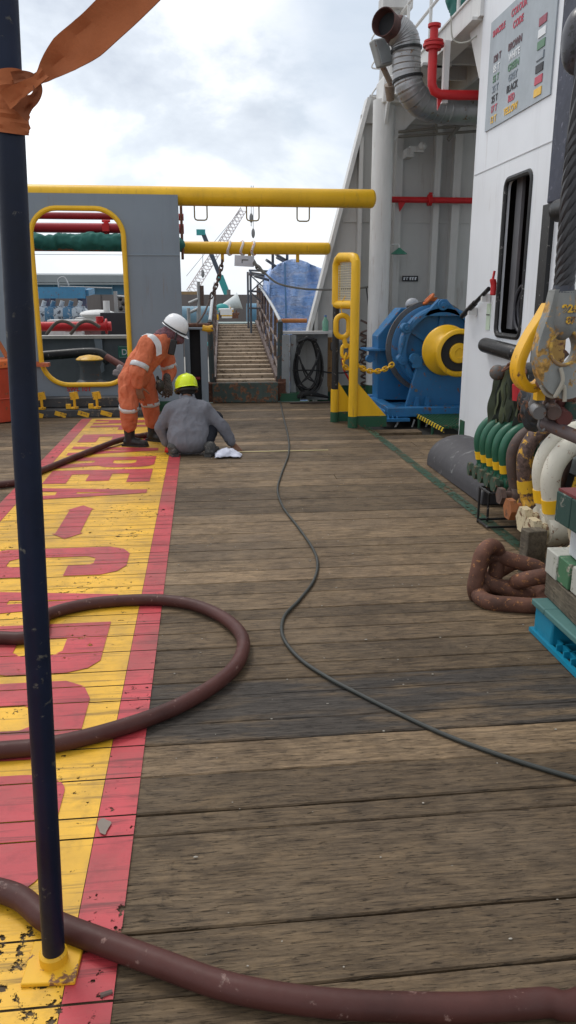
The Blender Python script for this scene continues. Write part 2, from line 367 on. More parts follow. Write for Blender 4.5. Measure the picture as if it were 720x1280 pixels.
HELW = mat('white_helmet_shell', (.78, .79, .80), .25, dirt=.12, var=.03, scale=20, bmp=0, streak=False, spec=.5)
HELY = mat('lime_helmet_shell', (.72, .88, .015), .28, dirt=.1, var=.05, scale=20, bmp=0, streak=False, spec=.5)
# ------------------------------------------------------------ deck of heavy planks
fixed = [-.9, -.62, -.38, -.1, .18, .42, .66, .9, 1.14, 1.425, 1.62, 1.99, 2.085, 2.28, 2.47, 2.60, 2.80, 2.93, 3.06, 3.25, 3.42, 3.55, 3.68, 3.9, 4.08, 4.27, 4.47, 4.66, 4.82, 5.02, 5.28, 5.5]
seams = fixed[:]; random.seed(3)
while seams[-1] < 11.75: seams.append(seams[-1]+random.uniform(.17, .26))
seams[-1] = 11.82
def dipf(x, y): return .0015*noise.noise(V((x*.7, y*3, 0)))
def planks():
    bm = bmesh.new(); col = bm.loops.layers.color.new('plank'); rnd = random.Random(11)
    for i in range(len(seams)-1):
        y0, y1 = seams[i], seams[i+1]; x0 = -6.0; xe = 3.1 if y1 < 8.75 else 2.02
        if y0 >= 8.75 and y0 < 8.95: xe = 2.6
        cuts = [x0]
        while cuts[-1] < xe:
            cuts.append(cuts[-1]+rnd.uniform(7, 22))
            if -1.6 < cuts[-1] < 0 and rnd.random() < .6: cuts[-1] += 1.6
        cuts[-1] = xe
        for a, b in zip(cuts, cuts[1:]):
            if b-a < .3: continue
            tone = rnd.random(); oil = 0.0
            if 2.46 < y0 < 2.92 and b > -.2: oil = .95
            elif 4.5 < y0 < 4.7 and a < 1.8: oil = .35
            elif 1.6 < y0 < 1.7: oil = .28
            elif rnd.random() < .12: oil = .3
            g0 = rnd.uniform(.001, .0036); g1 = rnd.uniform(.001, .0036); zt = rnd.uniform(-.0035, 0)
            c = (tone, rnd.random(), oil, 1); n = max(3, int((b-a)/.09)); rows = []
            for k in range(n+1):
                x = a+.003+(b-a-.006)*k/n; sd_ = i*3.7
                j0 = .0035*noise.noise(V((x*3.1, sd_, 1)))+.002*noise.noise(V((x*17, sd_, 2))); j1 = .0035*noise.noise(V((x*3.1, sd_, 8)))+.002*noise.noise(V((x*17, sd_, 9)))
                j0 = max(j0, -.003)+abs(min(0, noise.noise(V((x*2.2, sd_, 5)))))*.007; j1 = min(j1, .003)
                z = zt+dipf(x, y0)
                rows.append([bm.verts.new(p) for p in ((x, y0+g0+j0, -.05), (x, y0+g0+j0, z-.005), (x, y0+g0+j0+.004, z), (x, (y0+y1)/2, z), (x, y1-g1+j1-.004, z), (x, y1-g1+j1, z-.005), (x, y1-g1+j1, -.05))])
            fs = []
            for k in range(n):
                for m_ in range(6): fs.append(bm.faces.new((rows[k][m_], rows[k][m_+1], rows[k+1][m_+1], rows[k+1][m_])))
            fs.append(bm.faces.new(rows[0])); fs.append(bm.faces.new(rows[-1]))
            for f in fs:
                for l in f.loops: l[col] = c
    b = MB(); b.bm.free(); b.bm = bm; return b
deck = planks().build('deck', WOOD, smooth=False); tag(deck, kind='structure')
sub = MB(); sub.box((-1.5, 5.4, -.075), (9.3, 13.2, .04)); tag(sub.build('deck_base', mat('deck_gap_dark', (.012, .011, .010), .9, dirt=0, bmp=0)), kind='structure')  # near-black sheet under the planks, visible in the gaps
# painted walkway marking --------------------------------------------------
PY_ = deckpaint('walkway_yellow_paint', (.78, .43, .022), .018, .10); PR_ = deckpaint('walkway_red_paint', (.50, .05, .062), .01, .07); PG_ = deckpaint('green_line_paint', (.025, .09, .055), .14)
def paint_mesh(name, m, polys, z, cut=True, parent=None):
    bm = bmesh.new()
    for me in polys:
        bm.from_mesh(me); 
    if cut:
        for s in seams:
            for d in (-.0035, .0035):
                bmesh.ops.bisect_plane(bm, geom=bm.verts[:]+bm.edges[:]+bm.faces[:], plane_co=(0, s+d, 0), plane_no=(0, 1, 0))
        kill = [f for f in bm.faces if any(abs(f.calc_center_median().y-s) < .0034 for s in seams)]
        bmesh.ops.delete(bm, geom=kill, context='FACES')
    for v in bm.verts: v.co.z = z
    bmesh.ops.recalc_face_normals(bm, faces=bm.faces)
    for f in bm.faces:
        if f.normal.z < 0: f.normal_flip()
    b = MB(); b.bm.free(); b.bm = bm
    me = bpy.data.meshes.new(name); bm.to_mesh(me); bm.free(); me.materials.append(m)
    o = bpy.data.objects.new(name, me); COL.objects.link(o)
    if parent: o.parent = parent
    return o
def flat(loops, T):
    me = curve_mesh(loops, 0.0); 
    for v in me.vertices: v.co = T(v.co)
    return me
idt = lambda c: V((c.x, c.y, 0))
def rect(x0, y0, x1, y1): return [(x0, y0), (x1, y0), (x1, y1), (x0, y1)]
Y1 = 10.36
mk = paint_mesh('walkway_marking', PY_, [flat([rect(-1.47, -.8, -.362, Y1)], idt)], .0032); tag(mk, kind='structure')
rd = paint_mesh('red_border', PR_, [flat([rect(-.36, -.8, -.245, Y1)], idt), flat([rect(-1.60, -.8, -1.472, Y1)], idt)], .0034, parent=mk)
GL = {'E': [[(0,0),(1,0),(1,.22),(.34,.22),(.34,.39),(.86,.39),(.86,.61),(.34,.61),(.34,.78),(1,.78),(1,1),(0,1)]],
 'F': [[(0,0),(.34,0),(.34,.39),(.86,.39),(.86,.61),(.34,.61),(.34,.78),(1,.78),(1,1),(0,1)]],
 'A': [[(0,0),(.3,0),(.37,.2),(.63,.2),(.7,0),(1,0),(.64,1),(.36,1)], [(.43,.38),(.5,.78),(.57,.38)]],
 'C': [[(1,.38),(.66,.38),(.66,.27),(.6,.22),(.42,.22),(.34,.28),(.34,.72),(.42,.78),(.6,.78),(.66,.73),(.66,.62),(1,.62),(1,.85),(.9,.95),(.72,1),(.28,1),(.1,.95),(0,.85),(0,.15),(.1,.05),(.28,0),(.72,0),(.9,.05),(1,.15)]],
 'R': [[(0,0),(.33,0),(.33,.36),(.5,.36),(.68,0),(1,0),(.82,.42),(.95,.5),(1,.6),(1,.85),(.93,.95),(.8,1),(0,1)], [(.33,.56),(.33,.8),(.58,.8),(.66,.76),(.66,.61),(.58,.56)]],
 'G': [[(.28,0),(1,0),(1,.52),(.55,.52),(.55,.36),(.66,.36),(.66,.2),(.42,.2),(.34,.27),(.34,.73),(.42,.8),(.6,.8),(.66,.75),(.66,.66),(1,.66),(1,.87),(.9,.96),(.72,1),(.28,1),(.1,.96),(0,.87),(0,.13),(.1,.04)]],
 'O': [rrect(0, 0, 1, 1, .18, 8), rrect(.34, .22, .66, .78, .1, 6)],
 '-': [[(0,.5),(.16,.30),(.16,.40),(.84,.40),(.84,.30),(1,.5),(.84,.70),(.84,.60),(.16,.60),(.16,.70)]],
 'S': [[(0,0),(1,0),(1,1),(0,1)]]}
GL['-'] = [[(0,.5),(.15,.385),(.15,.41),(.85,.41),(.85,.385),(1,.5),(.85,.615),(.85,.59),(.15,.59),(.15,.615)]]
ltr = []
for ch, ya, yb in (('A', 10.25, 9.87), ('F', 9.76, 9.36), ('E', 9.12, 8.60), ('A', 8.36, 7.86), ('R', 7.74, 7.24), ('E', 7.14, 6.62), ('A', 6.47, 6.06), ('-', 5.86, 5.0), ('C', 4.80, 4.28), ('A', 4.10, 3.70), ('R', 3.59, 3.06), ('G', 2.99, 2.42), ('O', 2.33, 1.76), ('S', 1.36, -.6)):
    xl, xr = (-1.40, -.485)
    ltr.append(flat(GL[ch], lambda c, ya=ya, yb=yb: V((xl+(xr-xl)*c.y, ya+(yb-ya)*c.x, 0))))
paint_mesh('painted_lettering', PR_, ltr, .0064, parent=mk)
gl = paint_mesh('green_deck_line', PG_, [flat([rect(1.96, 3.7, 2.05, 9.3)], idt)], .0034); tag(gl, kind='structure')
# steel deck under the winch, quay ground and water
st = MB(); st.box((6, 10.6, -.30), (8, 4.6, .04)); st.box((-2, 12.4, -.16), (9, 1.2, .04)); tag(st.build('steel_deck', GREEN), kind='structure')
g = MB(); g.box((0, 300, -1.9), (900, 640, .1)); tag(g.build('quay_ground', mat('quay_concrete', (.22, .21, .19), .9, dirt=.4, scale=.15, streak=False)), kind='structure')
g = MB(); g.box((-1.2, 21.5, -.62), (44, 16, .06)); tag(g.build('quay_apron', mat('quay_dusty', (.26, .25, .23), .9, dirt=.4, scale=1, streak=False)), kind='structure')

# ------------------------------------------------------------ grey bulwark wall with big rounded opening
def plate(name, loops, origin, ux, uy, th, m, parent=None, bevel=0):
    """flat plate with holes; outline in (u, v) of the given axes, thickness along ux x uy"""
    me = curve_mesh(loops, th/2); b = MB(); b.mesh(me, basis(origin, ux, uy, V(ux).cross(V(uy)))); bpy.data.meshes.remove(me)
    return b.build(name, m, parent, bevel=bevel, ang=25)
X_, Y_, Z_ = V((1, 0, 0)), V((0, 1, 0)), V((0, 0, 1))
W = empty('bulwark_wall', (-2, 11, 0), 'grey steel bulwark wall with a big round-cornered opening edged in yellow', 'wall')
op = rrect(-2.17, .40, -1.0, 2.66, .34, 8)
plate('wall_plate', [rect(-2.42, 0.0, -.255, 2.86), op], (0, 11.03, 0), X_, Z_, .05, GREYW, W)
plate('wall_wing', [rect(-4.8, 0.0, -2.47, 2.86)], (0, 11.07, 0), X_, Z_, .05, GREYW, W)
b = MB(); b.tube([(x, 10.99, z) for x, z in rrect(-2.185, .385, -.985, 2.675, .35, 8)], .034, 10, closed=True); b.build('opening_trim', YEL, W)
b = MB(); b.box((-1.5, 10.998, 2.10), (2.5, .012, .006)); b.build('weld_seam', mat('weld_grey', (.30, .35, .39), .4, dirt=0), W)
b = MB(); b.box((-.275, 11.12, 1.43), (.04, .2, 2.84)); b.build('end_flange', GREYW, W)
b = MB(); b.box((-2.45, 11.0, 2.3), (.035, .06, .85)); b.build('white_edge_strip', WHITE, W)
t = text_mesh('SWL 10T', .085, .001, .002); b = MB(); c = at(84, 489, 11.0); b.mesh(t, basis((c.x, 11.0, c.z), X_, Z_, -Y_)); b.build('load_marking', RED, W)
b = MB(); c = at(54, 455, 11); b.box((c.x-.07, 10.985, c.z), (.16, .02, .07)); b.box((c.x+.04, 10.9, c.z), (.12, .14, .05)); b.build('bracket_tab', mat('orange_bracket', (.5, .13, .05), .5, wear=.3), W)
b = MB(); b.box((-2.4, 10.99, .07), (4.3, .02, .14)); b.build('green_foot_band', GREEN, W)
# low post box beside it
B = empty('mooring_post', (0, 11.4, 0), 'short dark grey hollow steel post between the grey wall and the gangway', 'post')
b = MB(); b.box((-.20, 11.32, .56), (.07, .2, 1.12)); b.box((-.08, 11.44, .56), (.3, .02, 1.12)); b.box((.035, 11.32, .56), (.10, .2, 1.12)); b.box((-.08, 11.32, 1.13), (.36, .24, .03)); b.build('post_body', GREYW, B, bevel=.006)
b = MB(); b.box((-.09, 11.40, .56), (.15, .02, 1.1)); b.build('post_recess', DARK, B)
b = MB(); b.cyl((-.14, 11.33, .42), (-.03, 11.33, .42), .025); b.build('red_stub', DRED, B)
b = MB(); b.cyl((-.25, 11.3, 1.17), (.13, 11.3, 1.17), .028); b.build('top_pipe', RUST, B)
b = MB(); b.tube([(.02, 11.24, 1.135), (.1, 11.24, 1.12), (.17, 11.24, 1.135)], .045, 10); b.build('yellow_cap', YELW, B)
# yellow cross beams with welded hoops
def ybeam(x0, x1, Y, Z, r, label, name='cross_beam'):
    e = empty(name, ((x0+x1)/2, Y, Z), label, 'beam', 'yellow cross beams')
    b = MB(); n = 5; prof = [(r*math.sin(PI/2*k/n), (r*.5)*(1-math.cos(PI/2*k/n))) for k in range(1, n+1)]
    L = x1-x0; pr = [(.001, 0)]+prof+[(r, L-r*.5)]+[(a, L-h) for a, h in reversed(prof[:-1])]+[(.001, L)]
    b.lathe(pr, (x0, Y, Z), X_, 40); b.build('beam_pipe', YEL, e); return e
B1 = ybeam(-4.8, 2.46, 11.2, 2.865, .122, 'thick yellow pipe beam crossing above the opening to the white column')
for px in (251, 316, 379):
    c = at(px, 267, 11.2); b = MB(); z0 = 2.76
    b.tube([(c.x-.085, 11.2, z0), (c.x-.085, 11.2, 2.60), (c.x-.075, 11.2, 2.575), (c.x-.05, 11.2, 2.565), (c.x+.05, 11.2, 2.565), (c.x+.075, 11.2, 2.575), (c.x+.085, 11.2, 2.60), (c.x+.085, 11.2, z0)], .010, 8)
    b.build('hoop', mat('dull_yellow_rod', (.30, .24, .13), .5), B1)
B2 = ybeam(-.26, 2.05, 12.5, 2.285, .092, 'thinner yellow pipe beam behind, wrapped with red and white tape')
b = MB(); c = at(303, 310, 12.5)
for dx in (-.20, .0, .17):
    b.tube([(c.x+dx+.05*math.cos(a)*.3-.02*math.sin(a*2), 12.5+.097*math.cos(a), 2.285+.097*math.sin(a)) for a in [2*PI*k/24 for k in range(24)]], [.02]*24, 6, closed=True, flat=1)
tagt = b.build('wrapping_tape', mat('red_white_tape', (.75, .70, .68), .5, wear=.35, wearcol=(.6, .06, .03), scale=3, dirt=0), B2)
b = MB(); b.box((c.x+.02, 12.38, 2.09), (.30, .012, .16), Matrix.Rotation(.05, 3, 'Y')); o = b.build('hanging_notice', mat('notice_card', (.62, .63, .68), .6, dirt=.1)); tag(o, 'small pale notice card hanging under the taped yellow beam', 'sign')
b = MB(); b.span((c.x-.02, 12.37, 2.10), (c.x+.08, 12.372, 2.112)); b.span((c.x-.02, 12.37, 2.06), (c.x-.01, 12.372, 2.10)); b.build('printed_mark', DARK, o)
for px in (278, 312, 372):
    c = at(px, 320, 12.5); b = MB(); b.box((c.x, 12.5, 2.15), (.05, .03, .14)); b.build('beam_lug', YELW, B2)
# slings on the beam
c0, c1 = at(278, 326, 12.45), at(262, 375, 12.2); b = MB(); chain(b, smooth_path([c0, c0.lerp(c1, .5)+V((.03, 0, 0)), c1]), .11, .05, .012); b.tube(smooth_path([c1, at(255, 392, 12.0), at(245, 405, 11.8), at(225, 415, 11.6)]), .014, 8)
tag(b.build('rope_sling', BRNST), 'rusty chain and rope sling hanging at the left end of the thin yellow beam', 'sling')
c0 = at(313, 322, 12.45); b = MB(); b.tube(smooth_path([c0, at(325, 335, 12.3), at(345, 353, 12.2), at(372, 360, 12.1), at(400, 362, 12.1), at(440, 361, 12.2), at(466, 358, 12.35)]), .016, 8); chain(b, [c0, at(318, 330, 12.38), at(330, 342, 12.3)], .10, .055, .014)
tag(b.build('grey_mooring_rope', mat('grey_rope', (.17, .165, .15), .8, scale=30, bmp=.5)), 'long grey wire sagging from the thin yellow beam to the white column', 'rope')
# ------------------------------------------------------------ light grey side wall with slanted edge
K = empty('side_bulkhead', (3, 12.6, 0), 'tall light grey bulkhead with slanted left edge and vertical stiffeners', 'wall')
out = [(1.15+.62, 0), (6, 0), (6, 6.6), (3.1, 6.6), (1.73, 1.05)]
out = [(1.73, -.25), (6, -.25), (6, 4.5), (2.64, 4.5), (2.58, 4.3), (1.73, 1.05)]
plate('bulkhead_plate', [out], (0, 12.66, 0), X_, Z_, .04, LGREY, K)
b = MB(); b.beam((1.72, 12.58, 1.02), (2.60, 12.58, 4.42), .06, .24, upv=Y_); b.build('slanted_flange', WHITE2, K)
for px, w_, yb in ((396, .06, 500), (449, .06, 480), (496, .10, 480), (543, .09, 480), (567, .12, 480)):
    c = at(px, 300, 12.5); top = 4.4 if c.x > 2.62 else max(1.2, (c.x-1.73)*3.83+.95); b = MB(); b.box((c.x, 12.56, (top-.2)/2), (w_, .16, top+.2)); b.build('stiffener', LGREY, K)
b = MB(); z = at(500, 277, 12.6).z; b.box((4.1, 12.63, z), (3.7, .02, .03)); b.box((4.2, 12.60, 4.15), (3.4, .08, .12)); b.build('seam_strip', LGREY, K)
b = MB(); b.box((3.9, 12.625, -.05), (4.3, .03, .4)); b.build('green_foot_band', GREEN, K)
# signs and fittings on it
c = at(515, 348, 12.5); o = MB().box((c.x, 12.615, c.z), (.26, .012, .085)).build('number_plate', mat('sign_black', (.03, .03, .035), .5, dirt=0)); tag(o, 'small black plate with white marks on the bulkhead above the winch', 'sign')
b = MB()
for i, t in enumerate((-.10, -.055, .0, .04, .085)): b.box((c.x+t, 12.607, c.z), (.022 if i != 1 else .012, .004, .045)); b.box((c.x+t+.015, 12.607, c.z+.015), (.012, .004, .015))
b.build('white_marks', WHITE, o)
o = empty('shower_lamp', at(498, 312, 12.4), 'small green cone lamp shade on a bent pipe above the winch', 'lamp')
c = at(499, 314, 12.3); b = MB(); b.lathe([(.015, .05), (.03, .035), (.12, -.03), (.125, -.045), (.10, -.04)], (c.x, 12.3, c.z), n=24); b.build('lamp_shade', mat('lamp_green', (.05, .22, .15), .4), o)
b = MB(); b.tube(smooth_path([(c.x, 12.3, c.z+.05), (c.x-.02, 12.3, c.z+.10), (c.x-.12, 12.35, c.z+.09), (c.x-.14, 12.5, c.z+.05), (c.x-.16, 12.62, c.z-.12)]), .012, 8); b.build('pipe_arm', WHITE2, o)
# red line on the bulkhead
o = empty('red_fire_line', (3.6, 12.4, 3.0), 'bright red horizontal pipe with a flange in front of the bulkhead', 'pipe'); z = 3.0
b = MB(); b.cyl((2.88, 12.4, z), (6, 12.4, z), .045); b.build('pipe', RED, o)
c = at(538, 250, 12.4); b = MB(); b.cyl((c.x-.04, 12.4, z), (c.x-.015, 12.4, z), .085); b.cyl((c.x-.01, 12.4, z), (c.x+.015, 12.4, z), .085); b.box((c.x, 12.4, z+.09), (.05, .03, .04)); b.build('flange', RED, o)
c = at(503, 258, 12.4); b = MB(); b.prism([(c.x-.07, 12.38, z-.03), (c.x+.05, 12.38, z-.03), (c.x-.04, 12.38, z-.17)], (0, .04, 0)); b.build('bracket', RED, o)
# column
o = empty('support_column', (2.70, 12.1, -.28), 'round white steel column holding the upper deck beside the winch', 'column')
cx = at(475, 300, 12.1).x
b = MB(); b.cyl((cx, 12.1, -.28), (cx, 12.1, 4.30), .158, n=40); b.build('shaft', WHITE2, o); b = MB(); b.cyl((cx, 12.1, -.28), (cx, 12.1, .22), .162, n=40); b.build('green_foot_band', GREEN, o)
b = MB(); b.prism([(cx-.02, 11.75, 4.3), (cx-.02, 12.0, 3.85), (cx-.02, 12.0, 4.3)], (.04, 0, 0)); b.prism([(cx+.1, 12.08, 4.3), (cx+.14, 12.08, 3.75), (cx+.7, 12.08, 4.3)], (0, .03, 0)); b.build('gusset', WHITE2, o)
# low grey post and short wall at the gangway's right
o = empty('gangway_post', (1.3, 12, 0), 'grey square steel post at the right foot of the gangway', 'post')
b = MB(); b.box((1.27, 12.0, .50), (.15, .16, 1.0)); b.box((1.41, 12.05, .5), (.09, .06, 1.0)); b.build('post_body', mat('mid_grey_paint', (.27, .29, .30), .5, dirt=.4, wear=.08), o, bevel=.005)
b = MB(); b.box((1.62, 12.12, 1.03), (.86, .22, .04)); b.build('top_ledge', LGREY, o)
b = MB(); b.box((1.34, 11.98, .06), (.32, .22, .12)); b.build('green_foot_band', GREEN, o)
o = MB().box((1.70, 12.25, .5), (.56, .04, 1.02)).box((1.70, 12.19, 0.08), (.56, .05, .2)).build('backing_panel', mat('panel_grey', (.33, .33, .32), .55, dirt=.5)); tag(o, 'low dirty grey panel behind the hanging black cable coil', 'panel')
# coil of black cable
o = empty('cable_coil', (1.6, 12.0, .1), 'tall oval coil of black cable hanging beside the gangway', 'cable'); cc_ = at(385, 457, 12.0); rnd = random.Random(4)
b = MB()
for k in range(13):
    w_, h_ = .19+rnd.uniform(-.035, .03), .43+rnd.uniform(-.04, .02); dz = .43-h_; ph = rnd.uniform(-.03, .03)
    b.tube([(cc_.x+ph+w_*math.sin(a)*(1-.15*math.cos(a)), 12.02+.05*math.sin(k*1.7+a), cc_.z+dz+h_*math.cos(a)) for a in [2*PI*j/36 for j in range(36)]], .013, 6, closed=True)
b.build('cable_loops', BLACK, o)
b = MB()
for k in range(6):
    a = rnd.uniform(2.3, 4.0); s = (-1)**k; x1 = cc_.x-s*.17; x2 = cc_.x+s*.16
    b.tube(smooth_path([(x1, 11.97, cc_.z+.12+rnd.uniform(0, .15)), (cc_.x-s*.05, 11.95, cc_.z-.05+rnd.uniform(-.1, .1)), (x2*.6+cc_.x*.4, 11.96, cc_.z-.25), (x2, 11.98, cc_.z-.32)]), .012, 6)
b.build('crossing_strands', BLACK, o)
b = MB(); b.tube([(cc_.x-.16, 11.99, cc_.z+.36), (cc_.x-.02, 11.97, cc_.z+.42), (cc_.x+.12, 11.99, cc_.z+.37)], .035, 8); b.build('hook_bar', BLACK, o)
b = MB(); [b.tube(smooth_path([(1.42+.04*j, 11.9-.03*(j % 3), .05), (1.6, 11.85, .14-.01*j), (1.95, 11.9, .05)], 5), .02, 6) for j in range(5)]; tag(b.build('rubber_scrap', BLACK), 'heap of black rubber scrap on the deck under the cable coil', 'rubber')
o = MB().box((1.62, 11.6, .012), (.62, .10, .02), Matrix.Rotation(.04, 3, 'Z')).build('dark_batten', mat('batten_dark', (.05, .035, .028), .8)); tag(o, 'dark flat wooden batten lying on the deck below the cable coil', 'board')
c = at(410, 463, 12.25); o = MB().box((c.x, 12.3, .52), (.14, .05, .85)).build('rusty_plank', mat('rust_streaked_plank', (.30, .17, .07), .8, dirt=.6, scale=9, wear=.2)); tag(o, 'upright brown rust-streaked plank against the bulkhead', 'plank')
c = at(428, 433, 12.2); o = empty('wash_basin', (c.x, 12.3, c.z), 'small grey steel basin box fixed to the bulkhead behind the yellow gate', 'basin')
b = MB(); b.box((c.x+.03, 12.35, c.z), (.42, .3, .12)); b.build('basin_body', STEEL, o, bevel=.01); b = MB(); b.cyl((c.x, 12.2, c.z-.05), (c.x, 12.2, c.z-.18), .03); b.build('drain_valve', LGREY, o)
b = MB(); b.tube(smooth_path([(c.x, 12.2, c.z-.18), (c.x+.02, 12.15, c.z-.35), (c.x+.10, 12.15, c.z-.5), (c.x+.2, 12.15, c.z-.7)]), .016, 8); b.build('red_hose', RED, o)
c = at(407, 412, 12.1); o = empty('plastic_bottle', (c.x, 12.15, 1.05), 'small green plastic bottle standing on the low grey ledge', 'bottle')
b = MB(); b.lathe([(.045, 0), (.05, .02), (.05, .14), (.02, .19), (.018, .21)], (c.x, 12.12, 1.052), n=16); b.build('bottle_body', mat('bottle_green', (.16, .36, .26), .2, dirt=0, bmp=0), o); b = MB(); b.cyl((c.x, 12.12, 1.262), (c.x, 12.12, 1.29), .02); b.build('cap', mat('cap_blue', (.1, .2, .4), .4), o)
b = MB(); b.tube(smooth_path([at(366, 463, 11.9), at(395, 463, 11.95), at(415, 466, 12.0), at(440, 463, 12.0), at(455, 440, 12.1), at(461, 400, 12.2), at(458, 360, 12.3)]), .011, 6); tag(b.build('loose_black_cable', BLACK), 'thin black cable running from the coil behind the gate and up the wall', 'cable')
b = MB(); rnd = random.Random(8)
for k in range(9):
    c = at(456, 405+k*9, 12.35); b.tube(smooth_path([c+V((rnd.uniform(-.1, .05), 0, .06)), c+V((.1, -.1, -.05)), c+V((-.06, -.02, -.14)), c+V((.08, .0, -.2))]), .017, 6)
tag(b.build('tangled_hoses', BRNST), 'tangle of dark brown hoses bunched behind the yellow gate post', 'hose')
# ------------------------------------------------------------ winch
N = empty('deck_winch', (2.9, 10.2, -.28), 'big blue deck winch with a yellow warping drum behind the white wall corner', 'winch')
AX = V((3.11, 0, .90)); ax = lambda y: V((AX.x, y, AX.z))
b = MB(); b.box((3.3, 9.62, .14), (1.95, .14, .12)); b.box((3.3, 10.95, .14), (1.95, .14, .12)); b.box((2.44, 10.3, .13), (.14, 1.3, .10)); b.box((3.2, 10.3, .10), (1.7, 1.3, .05)); b.build('base_frame', BLUE, N, bevel=.008)
for y in (9.58, 10.98):
    b = MB(); b.box((2.42, y, .055), (.36, .24, .035))
    for k in range(4): b.prism([(2.27+k*.055, y-.11, .07), (2.27+k*.055, y+.08, .07), (2.27+k*.055, y+.08, .17)], (.014, 0, 0))
    b.build('foot', BLUE, N)
b = MB()
for x, y in ((2.5, 9.6), (2.9, 9.6), (2.45, 10.3), (2.4, 10.95), (3.4, 9.6)): b.cyl((x, y, .04), (x-.16, y, -.28), .014); b.cyl((x+.2, y, .04), (x+.1, y, -.28), .012)
b.build('stand_rods', GALV, N)
yb = 10.62
P = [at(472, 500, yb), at(472, 420, yb), at(501, 385, yb), at(562, 384, yb), at(606, 402, yb), at(606, 500, yb)]
b = MB(); b.prism([(p.x, yb, p.z) for p in P], (0, .36, 0)); b.build('rear_side_frame', BLUE, N, bevel=.012)
b = MB(); c = at(470, 437, yb); b.box((c.x-.06, yb+.1, c.z), (.18, .5, .025)); b.box((c.x+.05, yb-.03, c.z+.0), (.28, .06, .03)); b.cyl((c.x-.10, yb-.1, c.z-.12), (c.x-.10, yb+.0, c.z-.12), .05); b.box((c.x-.07, yb-.05, c.z-.07), (.08, .03, .14)); b.build('frame_shelf', BLUE, N)
DRK = mat('winch_gap_dark', (.03, .03, .032), .7, dirt=0)  # near-black material, not assigned to any part
b = MB(); b.lathe([(.05, 0), (.62, 0), (.62, .04), (.58, .05), (.58, .02), (.1, .02)], ax(10.42), Y_, 64, cap=False); b.build('drum_flange', STEEL, N)
b = MB(); b.lathe([(.53, 0), (.56, .02), (.56, .07), (.53, .09), (.40, .09), (.40, 0)], ax(10.32), Y_, 64, cap=False); b.build('brake_band', BLUE, N)
b = MB(); b.cyl(ax(10.1), ax(10.45), .36, n=48); b.build('drum_core', mat('wire_rope_layer', (.14, .07, .045), .7, wear=.2, scale=20), N)
b = MB(); b.lathe([(.52, .0), (.545, .02), (.545, .16), (.52, .18), (.475, .18), (.47, 0)], ax(9.93), Y_, 72, cap=False); b.cyl(ax(10.06), ax(10.08), .48, n=64); 
for k in range(6): a = k*PI/3+.5; b.beam(ax(10.03)+V((math.cos(a)*.1, 0, math.sin(a)*.1)), ax(10.03)+V((math.cos(a)*.47, 0, math.sin(a)*.47)), .06, .03, upv=Y_)
b.build('gear_wheel', BLUE, N)
b = MB()    # brake lugs
for px, py, sx in ((507, 410, 1), (502, 449, 1)):
    c = at(px, py, 9.98); o1 = c; o2 = ax(9.98)+(c-ax(9.98)).normalized()*.53; d = (o2-c).normalized(); n_ = V((-d.z, 0, d.x))
    b.prism([c-n_*.04-Y_*.05, c+n_*.04-Y_*.05, o2+n_*.13-Y_*.05, o2-n_*.13-Y_*.05], (0, .1, 0)); b.cyl(c-Y_*.07, c+Y_*.07, .065); b.cyl(c-Y_*.09, c+Y_*.09, .03); b.build('brake_lug', BLUE, N, bevel=.006); b = MB()
c = at(552, 381, 9.98); b.prism([c+V((-.24, -.05, -.14)), c+V((-.05, -.05, .07)), c+V((.05, -.05, .07)), c+V((.26, -.05, -.14))], (0, .1, 0)); b.cyl(c-Y_*.08, c+Y_*.08, .07); b.cyl(c-Y_*.1, c+Y_*.1, .035)
b.build('brake_lug', BLUE, N, bevel=.006)
b = MB(); c = at(500, 447, 9.95); d = at(506, 414, 9.95); b.cyl(c, d, .018); b.cyl(c.lerp(d, .45), c.lerp(d, .8), .034); b.cyl(c.lerp(d, .2), c.lerp(d, .4), .027); b.build('brake_rod', BLUE, N)
P = [at(503, 517, 9.86), at(523, 446, 9.86), at(532, 443, 9.86), at(612, 443, 9.86), at(612, 517, 9.86)]
b = MB(); b.prism([(p.x, 9.80, p.z) for p in P], (0, .07, 0)); b.build('front_side_frame', BLUE, N, bevel=.008)
for px, py in ((514, 508), (530, 455), (545, 508), (556, 508), (520, 488), (566, 508)): c = at(px, py, 9.8); MB().cyl(c-Y_*.012, c+Y_*.03, .022, n=6).build('bolt', STEEL, N)
b = MB(); c = at(518, 448, 9.8); b.cyl(c-Y_*.03, c+Y_*.03, .065); b.box(c+V((.04, 0, -.06)), (.12, .05, .12)); b.cyl(c-Y_*.04, c+Y_*.04, .028); b.build('lifting_eye', BLUE, N)
for px in (521, 534):
    c = at(px, 508, 9.72); b = MB(); b.prism([c+V((-.05, 0, -.10)), c+V((.05, 0, -.10)), c+V((.02, 0, .12)), c+V((-.02, 0, .12))], (0, .03, 0)); b.prism([c+V((0, -.0, -.1)), c+V((0, -.08, -.1)), c+V((0, .06, .12))], (.015, 0, 0)); b.build('rib', BLUE, N)
b = MB(); b.lathe([(.31, 0), (.32, -.03), (.305, -.06), (.25, -.10), (.19, -.19), (.165, -.28)], ax(9.76), Y_, 56)
wh = b.build('warping_flange', YEL, N, ang=60)
b = MB(); prof = [(.165, 0)]; 
for k in range(9): prof += [(.185, -.02-k*.032), (.175, -.036-k*.032)]
b.lathe([(a, h) for a, h in prof], ax(9.60), Y_, 40); b.build('wound_rope', mat('dark_rope', (.05, .038, .03), .8, wear=.2), N)
b = MB(); b.lathe([(.17, .1), (.24, .05), (.275, .01), (.29, -.02), (.275, -.045), (.235, -.05), (.225, -.02), (.22, .03)], ax(9.25), Y_, 56, cap=False); b.build('warping_rim', YEL, N, ang=60)
